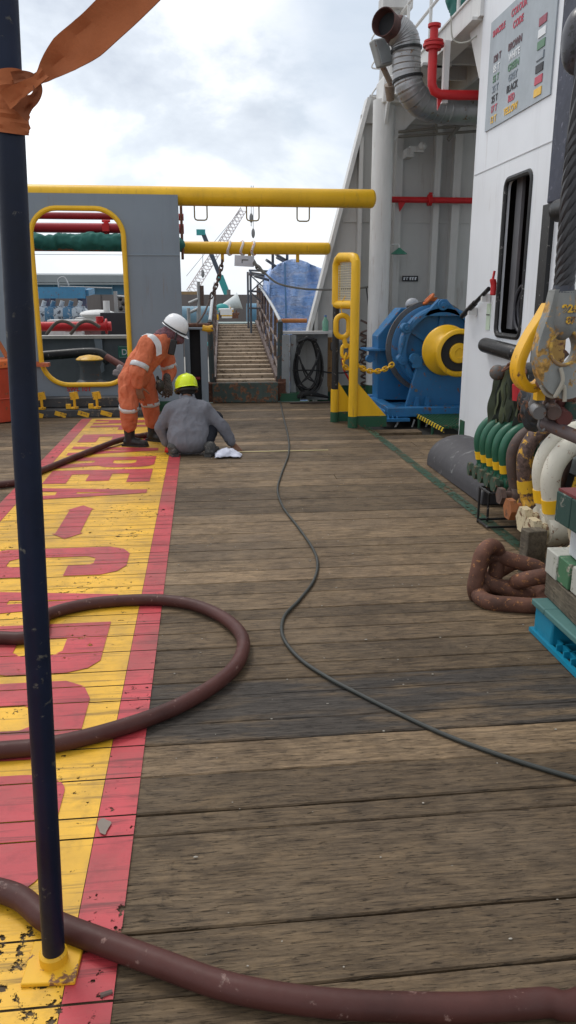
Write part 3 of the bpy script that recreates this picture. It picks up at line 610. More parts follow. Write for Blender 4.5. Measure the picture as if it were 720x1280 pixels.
b = MB(); b.cyl(ax(9.27), ax(9.24), .22, n=40); b.build('rim_recess', DARK, N); b = MB(); b.lathe([(.12, 0), (.12, -.03), (.11, -.04), (.06, -.045), (.05, -.035), (.001, -.035)], ax(9.24), Y_, 32); b.build('hub_cap', YEL, N)
b = MB(); c = at(519, 379, 10.7); b.sph(c+V((0, .15, -.02)), (.10, .08, .09), 16); b.build('grey_bundle', mat('grey_plastic_bag', (.4, .42, .45), .4, dirt=.4), N)
o = MB(); c = at(536, 374, 10.4); o.tube(link_pts(c, V((.7, 0, .7)), Y_, .16, .1), .022, 8, closed=True); o.box(c+V((.06, 0, 0)), (.10, .06, .05)); tag(o.build('orange_clamp', mat('orange_steel', (.62, .15, .03), .5, wear=.3)), 'small orange steel clamp resting on top of the blue winch', 'clamp')
b = MB(); b.tube(smooth_path([at(508, 383, 10.6), at(530, 380, 10.5)+V((0, 0, .01)), at(556, 384, 10.3), at(585, 392, 10.1)]), .02, 8); b.build('dark_pipe', STEEL, N)
# chain from the hook on the gate to the winch
b = MB(); pth = smooth_path([at(429, 452, 9.55), at(431, 458, 9.55), at(436, 462, 9.6), at(447, 457, 9.7), at(458, 463, 9.75), at(472, 464, 9.8), at(484, 460, 9.85), at(492, 454, 9.9)]); chain(b, pth, .085, .05, .011)
tag(b.build('hanging_chain', YEL), 'yellow chain sagging from the gate hook across to the winch', 'chain')
# grating beside the winch
o = empty('grating_step', (3.1, 8.9, 0), 'green steel grating step with yellow and black edge at the wall corner', 'step')
b = MB()
for k in range(18): b.box((2.74+.04*k, 9.05, .10), (.008, .95, .03))
for k in range(20): b.box((3.1, 8.6+.05*k, .10), (.74, .006, .028))
b.build('grating', GREEN, o)
m_, nt, bs = newmat('hazard_stripes'); vec = coords(nt); sx = nt.nodes.new('ShaderNodeSeparateXYZ'); lk(nt, vec, sx.inputs[0]); 
ma = nt.nodes.new('ShaderNodeMath'); ma.operation = 'ADD'; lk(nt, sx.outputs[1], ma.inputs[0]); lk(nt, sx.outputs[2], ma.inputs[1]); mb_ = nt.nodes.new('ShaderNodeMath'); mb_.operation = 'MULTIPLY'; mb_.inputs[1].default_value = 10; lk(nt, ma.outputs[0], mb_.inputs[0])
fr = nt.nodes.new('ShaderNodeMath'); fr.operation = 'FRACT'; lk(nt, mb_.outputs[0], fr.inputs[0]); gtn = nt.nodes.new('ShaderNodeMath'); gtn.operation = 'GREATER_THAN'; gtn.inputs[1].default_value = .5; lk(nt, fr.outputs[0], gtn.inputs[0])
lk(nt, mix(nt, gtn.outputs[0], (.02, .02, .02), (.75, .55, .03)), bs.inputs['Base Color']); bs.inputs['Roughness'].default_value = .5
b = MB(); b.box((2.715, 9.0, .095), (.012, 1.15, .05)); b.build('striped_edge', m_, o)
b = MB(); b.cyl((2.73, 9.5, .09), (2.73, 9.5, -.28), .018); b.cyl((2.73, 8.9, .09), (2.73, 8.9, -.28), .018); b.build('support_leg', GREEN, o)
# ------------------------------------------------------------ yellow gate frame
N = empty('stopper_frame', (1.8, 9.5, 0), 'tall yellow pipe frame with a mesh panel, its lower far leg black', 'frame')
nb, fb = at(440.5, 531, 9.3), at(418, 522, 9.78); nx, fx = nb.x, fb.x
zt = at(440, 321, 9.3).z; zm = at(428, 381, 9.5).z
b = MB(); pa = [(nx, 9.3, .14), (nx, 9.3, zt-.16), (nx, 9.31, zt-.06), (nx-.01, 9.36, zt-.01), (nx-.02, 9.43, zt)]
pb = [(fx+.02, 9.66, zt+.01), (fx+.01, 9.74, zt-.02), (fx, 9.78, zt-.08), (fx, 9.78, zt-.2), (fx, 9.78, zm)]
b.tube(pa+pb, .056, 20); b.build('main_pipe', YEL, N)
b = MB(); b.cyl((nx, 9.3, zm), (fx, 9.78, zm), .05, n=16); b.build('cross_bar', YEL, N)
b = MB(); b.cyl((fx, 9.78, zm-.02), (fx, 9.78, .40), .043, n=20); b.build('black_leg', BLACK, N); b = MB(); b.cyl((fx, 9.78, .42), (fx, 9.78, .10), .052, n=20); b.prism([(fx+.04, 9.78, .13), (fx+.30, 9.78, .13), (fx+.04, 9.78, .52)], (0, .015, 0)); b.build('rear_foot', YEL, N)
b = MB(); b.prism([(nx+.05, 9.3, .14), (nx+.42, 9.3, .14), (nx+.05, 9.3, .55)], (0, .016, 0)); b.build('gusset', YEL, N)
b = MB(); b.cyl((nx, 9.3, 0), (nx, 9.3, .14), .059, n=20); b.box((nx+.23, 9.308, .07), (.40, .02, .13)); b.build('green_foot_band', GREEN, N)
b = MB(); b.cyl((fx, 9.78, 0), (fx, 9.78, .13), .054, n=20); b.box((fx+.17, 9.788, .065), (.28, .02, .12)); b.build('green_foot_band', GREEN, N)
b = MB()
for k in range(1, 9): f = k/9; b.cyl((nx+(fx-nx)*f, 9.3+.48*f, zm), (nx+(fx-nx)*f, 9.3+.48*f, zt-.02), .005, n=6)
for k in range(1, 19): z = zm+(zt-zm)*k/19; b.cyl((nx, 9.3, z), (fx, 9.78, z), .005, n=6)
b.build('wire_mesh', mat('mesh_wire', (.55, .50, .36), .5), N)
b = MB(); c = at(428, 408, 9.55); b.tube(link_pts(c, Z_, X_, .26, .16, 10), .034, 10, closed=True); b.cyl(c+V((.02, 0, -.12)), c+V((.05, 0, -.26)), .03); b.tube(link_pts(c+V((.05, 0, -.3)), Z_, X_, .16, .1), .022, 8, closed=True); chain(b, [c+V((.05, 0, -.34)), at(430, 454, 9.55)], .10, .06, .014)
b.tube(smooth_path([c+V((0, 0, .12)), c+V((-.02, 0, .25)), c+V((.03, 0, .36))]), .006, 6)
tag(b.build('crane_hook', YEL), 'yellow safety hook and chain hanging inside the yellow frame', 'hook')
# ------------------------------------------------------------ white deckhouse
N = empty('deckhouse', (4.4, 5.5, 0), 'white ship deckhouse with a tall dark window on the right', 'deckhouse')
wn = rrect(7.04, 1.20, 7.64, 2.62, .07, 5)
mk_ = lambda Lp: [(-y, z) for y, z in Lp]
plate('side_wall', [mk_(rect(1.2, -.02, 8.57, 6.5)), mk_(wn)], (2.965, 0, 0), -Y_, Z_, .05, WHITE, N)
b = MB(); b.box((4.9, 8.58, 3.1), (3.9, .06, 6.8)); b.box((6.85, 5, 3.1), (.06, 7.2, 6.8)); b.box((4.9, 5, 6.49), (3.9, 7.2, .06)); b.build('end_walls', WHITE, N)
b = MB(); b.tube([(2.945, y, z) for y, z in rrect(7.03, 1.19, 7.65, 2.63, .08, 5)], .022, 8, closed=True, flat=1.3); b.build('window_frame', BLACK, N)
b = MB(); b.box((3.55, 7.3, 1.9), (.02, 1.6, 2.2)); b.box((3.27, 6.6, 1.9), (.55, .02, 2.2)); b.box((3.27, 8.1, 1.9), (.55, .02, 2.2)); b.box((3.27, 7.3, .9), (.55, 1.5, .02)); b.box((3.27, 7.3, 2.95), (.55, 1.5, .02)); b.build('window_interior', mat('interior_dark', (.045, .035, .032), .7, dirt=.2), N)
b = MB(); b.box((3.06, 7.56, 1.95), (.03, .14, 1.4)); b.build('inner_panel', mat('inner_panel_grey', (.17, .17, .18), .5), N)
b = MB(); b.box((3.3, 7.2, 1.95), (.3, .5, .16)); b.build('red_shelf', DRED, N)
b = MB()
for k in range(5): b.tube([(3.06+.03*k, 7.3+(.20-.02*k)*math.sin(a), 1.45+(.22-.025*k)*math.cos(a)) for a in [2*PI*j/24 for j in range(24)]], .014, 6, closed=True)
b.box((3.2, 7.3, 1.36), (.2, .45, .25)); b.build('stored_hoses', mat('window_hose', (.06, .06, .07), .5), N)
b = MB()
for z in (2.80,): b.box((2.937, 6.4, z), (.006, 4.3, .008))
b.build('weld_seam', mat('white_seam', (.5, .51, .53), .5, dirt=0), N)
b = MB(); z0, z1 = (1.08, 1.05); b.tube([(2.92, 7.84, z0), (2.90, 7.80, z0), (2.90, 6.98, z1), (2.92, 6.93, z1)], [.05, .075, .075, .05], 20); b.build('rubbing_roller', BLACK, N)
b = MB(); b.prism([(2.90, 6.66, 0), (2.90, 6.50, 0), (2.90, 6.50, 2.3), (2.90, 6.66, 2.3)], (.04, 0, 0)); b.build('black_edge_strip', BLACK, N)
b = MB(); b.box((2.915, 5.95, 3.8), (.05, 1.25, 3.0)); b.build('upper_fender', NAVYP, N, bevel=.015)
b = MB(); c = atX(708, 262, 2.80); b.tube([(2.80, c.y+.12, c.z), (2.78, c.y+.08, c.z), (2.78, c.y-.6, c.z), (2.8, c.y-.65, c.z)], [.05, .085, .085, .05], 20); b.build('upper_roller', BLACK, N)
b = MB(); c = atX(724, 51, 2.45); b.sph(c, (.11, .13, .20), 32); b.cyl(c, c+V((.5, 0, .05)), .08); b.build('round_fender_knob', mat('knob_dark', (.045, .045, .055), .3, wear=.35, wearcol=(.02, .02, .02), scale=8), N)
b = MB(); b.box((2.935, 8.45, .10), (.012, .14, .2)); b.build('green_patch', GREEN, N)
c = atX(611, 396, 2.94); b = MB(); b.box((2.936, c.y, c.z), (.01, .10, .26)); b.build('pale_sticker', mat('sticker_pale', (.55, .66, .52), .5, dirt=0), N)
b = MB(); b.box((2.929, c.y, c.z+.02), (.006, .09, .01)); b.build('sticker_line', DARK, N)
o = empty('hose_nozzle', (2.85, 8.2, 1.5), 'black fire nozzle with a red handle clipped slanting to the white wall', 'nozzle')
p0, p1 = atX(578, 395, 2.86), atX(611, 361, 2.86); b = MB(); b.cyl(p0, p1, .022); b.cyl(p0, p0.lerp(p1, .5), .03); b.build('barrel', BLACK, o)
b = MB(); [b.box(p0.lerp(p1, t)+V((.03, 0, -.03)), (.09, .04, .08)) for t in (.3, .8)]; b.build('clip', WHITE2, o)
b = MB(); q = atX(617, 356, 2.86); b.tube(smooth_path([q+V((0, 0, .13)), q+V((-.01, 0, .05)), q, q+V((0, 0, -.10))]), [.012]*8+[.03]*8+[.028]*8+[.02], 10); b.build('red_handle', RED, o)
# colour code board
N = empty('colour_code_board', (2.93, 7.55, 3.65), 'grey painted colour code board for shackles, high on the white wall', 'sign')
BX = 2.926; b = MB(); b.box((BX+.006, 7.53, 3.66), (.012, 1.52, .98)); BG = mat('board_grey', (.36, .405, .44), .45, dirt=.1); b.build('board', BG, N)
cols = {'brown': (.12, .06, .07), 'white': (.75, .78, .8), 'green': (.10, .22, .13), 'grey': (.20, .24, .28), 'black': (.05, .05, .065), 'red': (.50, .06, .10), 'yellow': (.80, .48, .05)}
MC = {k: mat('sign_'+k, v, .45, dirt=0, bmp=0, var=.03) for k, v in cols.items()}
zr = [3.79, 3.70, 3.61, 3.52, 3.43, 3.34, 3.245]; nm = ['brown', 'white', 'green', 'grey', 'black', 'red', 'yellow']; tn = ['120 T', '85 T', '55 T', '35 T', '25 T', '17 T', '12 T']
def wtext(t, y, z, size, m, al='CENTER'):
    me = text_mesh(t, size, .0015, .0022, al); b = MB(); b.mesh(me, basis((BX-.003, y, z), -Y_, Z_, -X_)); bpy.data.meshes.remove(me); b.build('lettering', m, N)
for z, c, t in zip(zr, nm, tn):
    wtext(c.upper(), 7.62, z-.03, .085, MC[c]); wtext(t, 8.06, z-.03, .085, MC[c])
    b = MB()
    if c == 'grey': b.box((BX-.002, 7.02, z), (.006, .15, .062)); b.build('colour_swatch', MC['grey'], N); b = MB(); b.box((BX-.006, 7.023, z+.003), (.006, .143, .054)); b.build('swatch_fill', BG, N)
    else: b.box((BX-.003, 7.02, z), (.008, .15, .062)); b.build('colour_swatch', MC['red' if c == 'brown' else c] if c != 'brown' else mat('sign_maroon', (.30, .07, .10), .5, dirt=0), N)
wtext('SHACKLE', 8.06, 4.00, .075, MC['red']); wtext('COLOUR', 7.58, 4.03, .085, MC['red']); wtext('CODE', 7.58, 3.92, .085, MC['red'])
# ------------------------------------------------------------ upper deck edge, underside, rails
N = empty('upper_deck', (4, 10.5, 4.3), 'white upper deck edge girder with open framed underside beyond the deckhouse', 'deck')
b = MB(); b.box((2.93, 10.35, 4.43), (.06, 3.56, .26)); b.box((3.0, 10.35, 4.56), (.24, 3.56, .02)); b.build('edge_girder', WHITE2, N)
b = MB(); b.box((2.97, 11.2, 4.30), (.36, 1.9, .03)); b.box((2.97, 9.5, 4.30), (.24, 1.7, .03)); b.build('girder_flange', WHITE2, N)
b = MB(); b.box((4.6, 10.6, 4.50), (3.2, 4.1, .03)); b.build('underside_plate', LGREY, N)
b = MB(); [b.box((4.6, y, 4.40), (3.2, .05, .17)) for y in (8.9, 9.6, 10.3, 11.0, 11.7)]; [b.box((x, 10.6, 4.36), (.05, 4.0, .22)) for x in (3.6, 4.4)]; b.build('underside_beams', LGREY, N)
b = MB(); b.prism([(2.96, 8.62, 4.35), (2.96, 8.62, 3.75), (2.96, 8.66, 3.75), (2.96, 9.1, 4.35)], (.03, 0, 0)); b.build('corner_bracket', WHITE2, N)
b = MB(); b.prism([(2.96, 11.35, 3.5), (2.96, 12.5, 3.0), (2.96, 12.6, 4.3), (2.96, 11.35, 4.3)], (.03, 0, 0)); 
b2 = MB(); b2.box((2.92, 12.1, 4.4), (.5, .5, .35)); b2.build('column_head', WHITE2, N, bevel=.02); b.bm.free()
c = at(558, 105, 9.2); b = MB(); b.box((c.x, 9.25, 3.95), (.06, .07, .62)); b.build('hanger_bar', WHITE2, N)
b = MB()      # railing above
for z in (4.95, 5.35, 5.75): b.cyl((2.9, 8.7, z), (2.9, 12.5, z), .02, n=8)
for y in (9.3, 10.4, 11.5, 12.6): b.cyl((2.9, y, 4.55), (2.9, y, 5.75), .022, n=8)
b.build('guard_rail', WHITE2, N)
b = MB(); q = at(477, 110, 12.4); b.cyl((q.x, 12.4, 4.4), (q.x+.12, 12.4, 6.3), .06, n=10)
for yy in (40, 74, 110): b.tube(smooth_path([at(475, yy-6, 12.4), at(466, yy+6, 12.4), at(466, yy+11, 12.4), at(476, yy+12, 12.4)]), .012, 6)
b.build('rung_post', WHITE2, N)
b = MB(); c = at(494, 22, 12.0); b.cyl((c.x, 12.0, 4.5), (c.x, 12.0, 6.0), .07); b.box((c.x, 12.0, c.z+.16), (.42, .3, .16)); b.build('mast_box', LGREY, N)
# green tarp bundle on the railing
def bund(mb):
    for q, r in ((at(548, 8, 9.8), .16), (at(553, 20, 9.7), .15), (at(566, 2, 9.4), .17), (at(575, -10, 9.2), .2)): mb.sph(q+V((.25, 0, .1)), (r, r, r*1.2), 12)
o = organic('tarp_bundle', bund, mat('green_tarp_cloth', (.02, .14, .12), .7, dirt=.3), None, .03, 3, .05, .18, 3); tag(o, 'bunched green tarp on the upper deck railing above the white girder', 'tarp')
# floodlight
o = empty('floodlight', at(478, 66, 10.4), 'grey floodlight tilted beside the metal exhaust duct', 'lamp'); c = at(477, 66, 10.4)
R_ = Matrix.Rotation(-.35, 3, 'Y') @ Matrix.Rotation(.5, 3, 'Z')
b = MB(); b.box(c, (.24, .10, .31), R_); b.build('lamp_housing', mat('lamp_grey', (.30, .31, .30), .45, wear=.1), o, bevel=.02); b = MB(); b.box(c+R_ @ V((0, -.056, 0)), (.19, .01, .26), R_); b.build('lamp_glass', mat('lamp_glass', (.33, .36, .37), .15, dirt=0, bmp=0), o)
b = MB(); b.cyl(c+V((.02, .08, -.1)), c+V((.18, .2, -.30)), .035); b.cyl(c+V((.16, .2, -.3)), c+V((.2, .3, -.45)), .07, .05); b.build('lamp_bracket', mat('bracket_brown', (.25, .2, .16), .6, wear=.3), o)
# exhaust duct (flexible metal)
N = empty('exhaust_duct', at(510, 100, 10.2), 'large ribbed silver metal exhaust duct bending up with a rusty open mouth', 'duct')
yd = 10.2; P = [at(494, 45, yd), at(503, 38, yd), at(511, 52, yd), at(511, 75, yd), at(511, 98, yd), at(515, 120, yd+.02), at(530, 134, yd+.1), at(560, 138, yd+.2), at(600, 139, yd+.3), at(640, 139, yd+.4)]
P = [at(491, 50, yd), at(497, 38, yd), at(505, 45, yd), at(509, 62, yd), at(510, 80, yd), at(510, 100, yd), at(514, 118, yd), at(526, 131, yd+.08), at(545, 136, yd+.16), at(575, 137, yd+.25), at(640, 137, yd+.45)]
P = [at(494, 37, yd), at(501, 42, yd), at(506, 50, yd), at(508, 62, yd), at(508, 78, yd), at(509, 96, yd), at(513, 112, yd), at(523, 126, yd+.05), at(540, 134, yd+.15), at(562, 137, yd+.25), at(600, 138, yd+.4), at(640, 138, yd+.5)]
sp = smooth_path(P, 12); sp = sp[:]; rr = []
for i in range(len(sp)): rr.append(.172+(.003 if i % 5 == 0 else 0)-(.004 if i % 5 == 1 else 0))
DUCT = mat('ribbed_duct_metal', (.34, .34, .345), .42, metal=.7, dirt=.35, scale=6, wear=.1, wearcol=(.22, .13, .08))
b = MB(); b.tube(sp, rr, 32, caps=False); b.build('duct_pipe', DUCT, N, ang=20)
m0 = sp[0]; m1 = at(479, 27, yd-.22); dd = (m1-m0).normalized()
b = MB(); L_ = (m1-m0).length; b.lathe([(.166, -.03), (.128, .04), (.155, L_), (.145, L_), (.115, .03)], m0, dd, 32, cap=False); b.build('duct_mouth', mat('burnt_mouth', (.085, .035, .03), .7, wear=.3, wearcol=(.04, .02, .02)), N)
b = MB(); b.cyl(m1-dd*.13, m1-dd*.15, .134, n=28); b.build('opening_shade_disc', DARK, N)  # near-black disc paints in the shade inside the duct mouth
b = MB()
for px, py in ((492, 64), (511, 98)):
    i = min(range(len(sp)), key=lambda k: (sp[k]-at(px, py, yd)).length); t = (sp[min(i+1, len(sp)-1)]-sp[max(i-1, 0)]).normalized()
    b = MB(); b.lathe([(.18, -.015), (.188, -.015), (.190, 0), (.188, .015), (.18, .015)], sp[i], t, 32, cap=False); b.build('clamp_band', BLACK, N)
# red hydrant pipe
N = empty('red_riser_pipe', at(542, 80, 9.2), 'red riser pipe with flanged head bending right under the upper deck', 'pipe'); y = 9.2
P = [at(542, 48, y), at(541, 70, y), at(540, 95, y), at(540, 106, y), at(543, 114, y), at(550, 118, y), at(575, 119, y), at(640, 119, y)]
b = MB(); b.tube(P, .05, 20); b.build('riser', RED, N)
b = MB(); c = at(542, 56, y); 
for z, r, h in ((-.02, .115, .03), (.02, .105, .02), (-.05, .085, .03), (.17, .07, .03)): b.cyl(c+V((0, 0, z)), c+V((0, 0, z+h)), r)
b.cyl(c, c+V((0, 0, .17)), .045); b.build('flanged_head', RED, N)
b = MB(); c = at(551, 125, y); b.prism([c+V((-.04, 0, .05)), c+V((.04, 0, .05)), c+V((-.03, 0, -.10))], (0, .03, 0)); b.build('bracket', RED, N)
b = MB(); b.tube(smooth_path([at(564, 20, 8.9), at(565, 45, 8.9), at(572, 53, 8.9), at(585, 52, 8.85), at(598, 43, 8.8), at(604, 36, 8.75)]), .008, 6); tag(b.build('loose_cable', mat('pale_cable', (.4, .4, .36), .6)), 'thin pale cable looping below the upper deck edge', 'cable')
# camera fitting under deck
b = MB(); c = at(520, 187, 12.3); b.box(c, (.22, .12, .08)); b.box(c+V((-.1, .1, -.05)), (.1, .3, .12)); b.sph(c+V((.08, -.06, .04)), .06); tag(b.build('ceiling_lamp', LGREY), 'small pale lamp fitting high on the bulkhead under the deck', 'lamp')
b = MB(); [b.cyl(at(498, 165+6*k, 12.0), at(596, 155+9*k, 12.0), .02, n=8) for k in range(2)]; b.cyl(at(545, 150, 12), at(546, 168, 12), .02, n=8); b.cyl(at(560, 175, 12), at(580, 150, 12), .03, n=8); tag(b.build('cable_tray', mat('tray_dark', (.16, .15, .13), .6)), 'dark cable tray rods running below the upper deck', 'cable tray')
# ------------------------------------------------------------ barrel (half-round fender lying on deck)
N = empty('rubber_fender', (2.3, 6.5, 0), 'dark grey half-round fender lying on the deck before the green shackles', 'fender')
b = MB(); pr = [(2.12, 0)]+[(2.42+.30*math.cos(a)*1.0, .06+.23*math.sin(a)) for a in [PI-PI*k/16 for k in range(17)]]+[(2.72, 0)]
b.prism([(x, 5.55, z) for x, z in pr], (0, 1.5, 0)); b.build('fender_body', mat('dark_fender', (.058, .056, .062), .6, dirt=.3, wear=.25, wearcol=(.12, .12, .12), scale=3), N, bevel=.01)
# ------------------------------------------------------------ shackle rack
N = empty('shackle_rack', (2.5, 4.6, 0), 'pale blue-grey steel rack along the white wall that carries the big shackles', 'rack')
PG = mat('pale_rack_paint', (.40, .45, .47), .45, dirt=.2, var=.05, scale=3)
b = MB(); b.box((2.36, 4.5, .62), (.10, 2.6, .10)); b.build('hanging_bar', PG, N)
b = MB(); b.box((2.66, 3.9, .70), (.36, 3.3, .62)); b.build('rack_beam', PG, N, bevel=.01)
b = MB(); b.box((2.32, 3.35, .66), (.36, 1.25, .34)); b.box((2.135, 3.8, .66), (.01, .012, .33)); b.build('end_box', PG, N, bevel=.008)
b = MB(); b.cyl((2.4, 5.75, .6), (2.4, 5.75, 0), .03); b.cyl((2.4, 3.3, .6), (2.4, 3.3, 0), .04); b.box((2.66, 4.2, .2), (.3, 2.9, .4)); b.build('rack_leg', mat('rack_dark', (.03, .03, .03), .7), N)
b = MB()
for z in (.02, .26):
    for q0, q1 in (((1.93, 5.1), (2.3, 5.1)), ((1.93, 5.1), (1.93, 4.9)), ((1.93, 4.9), (2.3, 4.9))): b.cyl((q0[0], q0[1], z), (q1[0], q1[1], z), .009, n=8)
for x in (1.93, 2.0): b.cyl((x, 5.1, 0), (x, 5.1, .26), .009, n=8)
tag(b.build('wire_stand', BLACK), 'small black wire stand on the deck below the green shackles', 'stand')
def make_shackle(mat_, band, w, h, r, label, group, pinmat=None):
    """bow over the bar: legs down, lug eyes and a pin; origin at the top of the bow"""
    e = empty('bow_shackle', (0, 0, 0), label, 'shackle', group)
    pts = []; 
    for k in range(15): a = PI-PI*k/14; pts.append(V((w*math.cos(a)*1.0, 0, -w+w*math.sin(a)*1.0)))
    pts = [V((-w*.78, 0, -h))]+[V((-w*.97, 0, -h*.62))]+pts+[V((w*.97, 0, -h*.62)), V((w*.78, 0, -h))]
    pp = smooth_path(pts, 3); rs = [r*(1+.12*math.sin(PI*i/(len(pp)-1))) for i in range(len(pp))]
    b = MB(); b.tube(pp, rs, 18); 
    for s in (-1, 1): b.lathe([(.0005, -r*1.1), (r*1.5, -r*1.1), (r*1.7, -r*.7), (r*1.7, r*.7), (r*1.5, r*1.1), (.0005, r*1.1)], (s*w*.76, 0, -h-r*.9), X_, 20)
    b.build('bow', mat_, e)
    b = MB(); b.cyl((-w*1.15-r*1.2, 0, -h-r*.9), (w*1.15+r*1.2, 0, -h-r*.9), r*.85, n=16); b.lathe([(.0005, 0), (r*1.55, 0), (r*1.6, r*.9), (.0005, r*.9)], (-w*1.0-r*1.9, 0, -h-r*.9), X_, 6); b.build('pin', pinmat or mat_, e)
    if band:
        b = MB(); 
        for s in (-1, 1): b = MB(); b.cyl((s*w*.93, 0, -h*.70), (s*w*.86, 0, -h*.86), r*1.12, n=18, caps=True); b.build('yellow_band', band, e)
    return e
def dup(e, loc, rz=0, label=None):
    c = e.copy(); COL.objects.link(c); c.location = loc; c.rotation_euler = (0, 0, rz)
    if label: c['label'] = label
    for ch in e.children: k = ch.copy(); COL.objects.link(k); k.parent = c
    return c
G = make_shackle(SGREEN, YEL, .17, .36, .034, 'far green shackle with a yellow band, farthest of the five', 'shackles hung in a row on the rack', mat('green_brown_pin', (.04, .075, .05), .55, wear=.45, wearcol=(.14, .08, .05)))
lab = ['second green shackle with a yellow band, counted from the far end', 'third green shackle with a yellow band, middle of the five', 'fourth green shackle with a yellow band, counted from the far end', 'nearest green shackle with a yellow band, beside the brown one']
for i, (px, py) in enumerate(((615, 531), (621, 536), (628, 541), (635, 545), (643, 549))):
    y = (5.44, 5.33, 5.22, 5.10, 4.98)[i]; loc = V((2.20, y, .70)); rz = -.12+.05*i
    if i == 0: G.location = loc; G.rotation_euler = (0, 0, rz)
    else: dup(G, loc, rz, lab[i-1])
s = make_shackle(BRNST, None, .19, .42, .038, 'dull brown shackle between the green ones and the rusty yellow one', 'shackles hung in a row on the rack'); s.location = (2.22, 4.82, .72)
s = make_shackle(mat('rusty_yellow_paint', (.62, .34, .04), .6, dirt=.5, wear=.95, wearcol=(.11, .07, .06), scale=5, bmp=.5), mat('yellow_chipped', (.72, .44, .03), .5, wear=.4, wearcol=(.15, .08, .04), scale=8), .21, .50, .047, 'large rusty shackle with flaking yellow paint beside the white ones', 'shackles hung in a row on the rack', mat('orange_rust_pin', (.30, .11, .04), .7, wear=.4)); s.location = (2.24, 4.62, .77)
CREAM = mat('cream_shackle_paint', (.66, .63, .53), .45, dirt=.3, wear=.12, wearcol=(.25, .13, .07), scale=8); CRR = mat('rusty_cream_pin', (.55, .47, .31), .6, dirt=.5, wear=.5, wearcol=(.17, .09, .05), scale=9)
s = make_shackle(CREAM, YEL, .24, .50, .055, 'white shackle with yellow band next to the rusty yellow one', 'shackles hung in a row on the rack', CRR); s.location = (2.27, 4.36, .78)
dup(s, (2.25, 4.20, .76), .05, 'nearest white shackle with a broad yellow band and rust-streaked pin')
s2 = make_shackle(mat('peeling_cream_paint', (.55, .47, .33), .6, dirt=.5, wear=.4, wearcol=(.2, .11, .06), scale=7), None, .22, .40, .06, 'cream shackle with peeling paint hanging lowest by the timber stack', 'shackles hung in a row on the rack', CRR); s2.location = (2.22, 3.86, .60); s2.rotation_euler = (0, 0, .25)
# ------------------------------------------------------------ rusty anchor chain lying on deck
N = empty('anchor_chain', (1.55, 3.75, 0), 'short pile of heavy rusty anchor chain links on the planks', 'chain'); r = .042
for c, axv, sd_, L_, W_ in (((1.58, 3.61, .042), (1, -.30, .0), (.3, 1, .12), .26, .19), ((1.485, 3.74, .130), (.20, .18, .9), (.85, .55, -.25), .21, .165), ((1.62, 3.72, .115), (1, -.38, -.22), (.25, .5, .75), .27, .165), ((1.80, 3.66, .12), (1, .12, .05), (.1, .9, -.5), .28, .17), ((1.70, 3.86, .06), (.8, .6, .1), (-.5, .8, .2), .26, .17)):
    b = MB(); b.tube(link_pts(c, axv, V(sd_)-V(axv).normalized()*V(sd_).dot(V(axv).normalized()), L_+.08, W_, 14), r, 14, closed=True); b.build('link', RUST, N)
# ------------------------------------------------------------ pallet and timber
N = empty('plastic_pallet', (2.1, 2.7, 0), 'turquoise plastic pallet with grid deck at the right edge of the deck', 'pallet')
TQ = mat('turquoise_plastic', (.006, .20, .32), .4, dirt=.3, var=.12, scale=4, streak=False); TQT = mat('turquoise_dusty_top', (.07, .17, .16), .6, dirt=.5, var=.2, scale=6, streak=False)
x0, x1, y0, y1 = 1.53, 2.63, 2.12, 3.27
b = MB(); b.box(((x0+x1)/2, y1-.07, .155), (x1-x0, .14, .03)); b.box(((x0+x1)/2, y0+.07, .155), (x1-x0, .14, .03)); b.box((x0+.045, (y0+y1)/2, .155), (.09, y1-y0-.28, .03)); b.box((x1-.05, (y0+y1)/2, .155), (.1, y1-y0-.28, .03)); b.build('top_rim', TQT, N, bevel=.006)
b = MB()
for y in (y1-.11, (y0+y1)/2, y0+.11):
    for x in (x0+.10, (x0+x1)/2, x1-.10): b = MB(); b.box((x, y, .075), (.17, .19, .13)); b.build('pallet_block', TQ, N, bevel=.01)
b = MB(); b.box((x0+.012, (y0+y1)/2, .012), (.024, y1-y0, .02)); b.box(((x0+x1)/2, (y0+y1)/2, .015), (x1-x0, .02, .03))
for k in range(15): b.box((x0+.05+.07*k, (y0+y1)/2, .03), (.012, y1-y0-.05, .035))
for k in range(16): b.box(((x0+x1)/2, y0+.05+.07*k, .031), (x1-x0-.03, .010, .033))
b.build('grid_floor', TQ, N)
b = MB(); b.box((1.74, 2.74, .232), (.34, 1.10, .115), Matrix.Rotation(-.06, 3, 'Z')); o = b.build('timber_beam', TIMBER, bevel=.006); tag(o, 'long weathered grey-brown timber beam lying on the turquoise pallet', 'timber')
PW = mat('painted_timber_ends', (.42, .42, .37), .6, dirt=.5, wear=.25, wearcol=(.12, .14, .09), scale=6); PGm = mat('green_timber_paint', (.06, .16, .08), .6, dirt=.4, wear=.25, wearcol=(.3, .28, .22), scale=7); PLB = mat('pale_blue_timber', (.40, .42, .45), .6, dirt=.4, wear=.15, scale=6)
blocks = [(3.22, PW, 'whitish wooden block with green end on the timber beam, farthest of the row'), (3.10, PGm, 'green painted wooden block in the row on the timber beam'), (2.96, PW, 'white-grey painted wooden block in the row on the timber beam'), (2.82, PLB, 'pale blue-grey wooden block in the row on the timber beam, right edge'), (2.68, PW, 'whitish wooden block nearest the camera at the row on the timber beam')]
for i, (y, m, l) in enumerate(blocks): o = MB().box((1.74, y, .355), (.30, .132, .12), Matrix.Rotation(-.06, 3, 'Z')).build('wooden_block', m, bevel=.005); tag(o, l, 'block', 'painted wooden blocks')
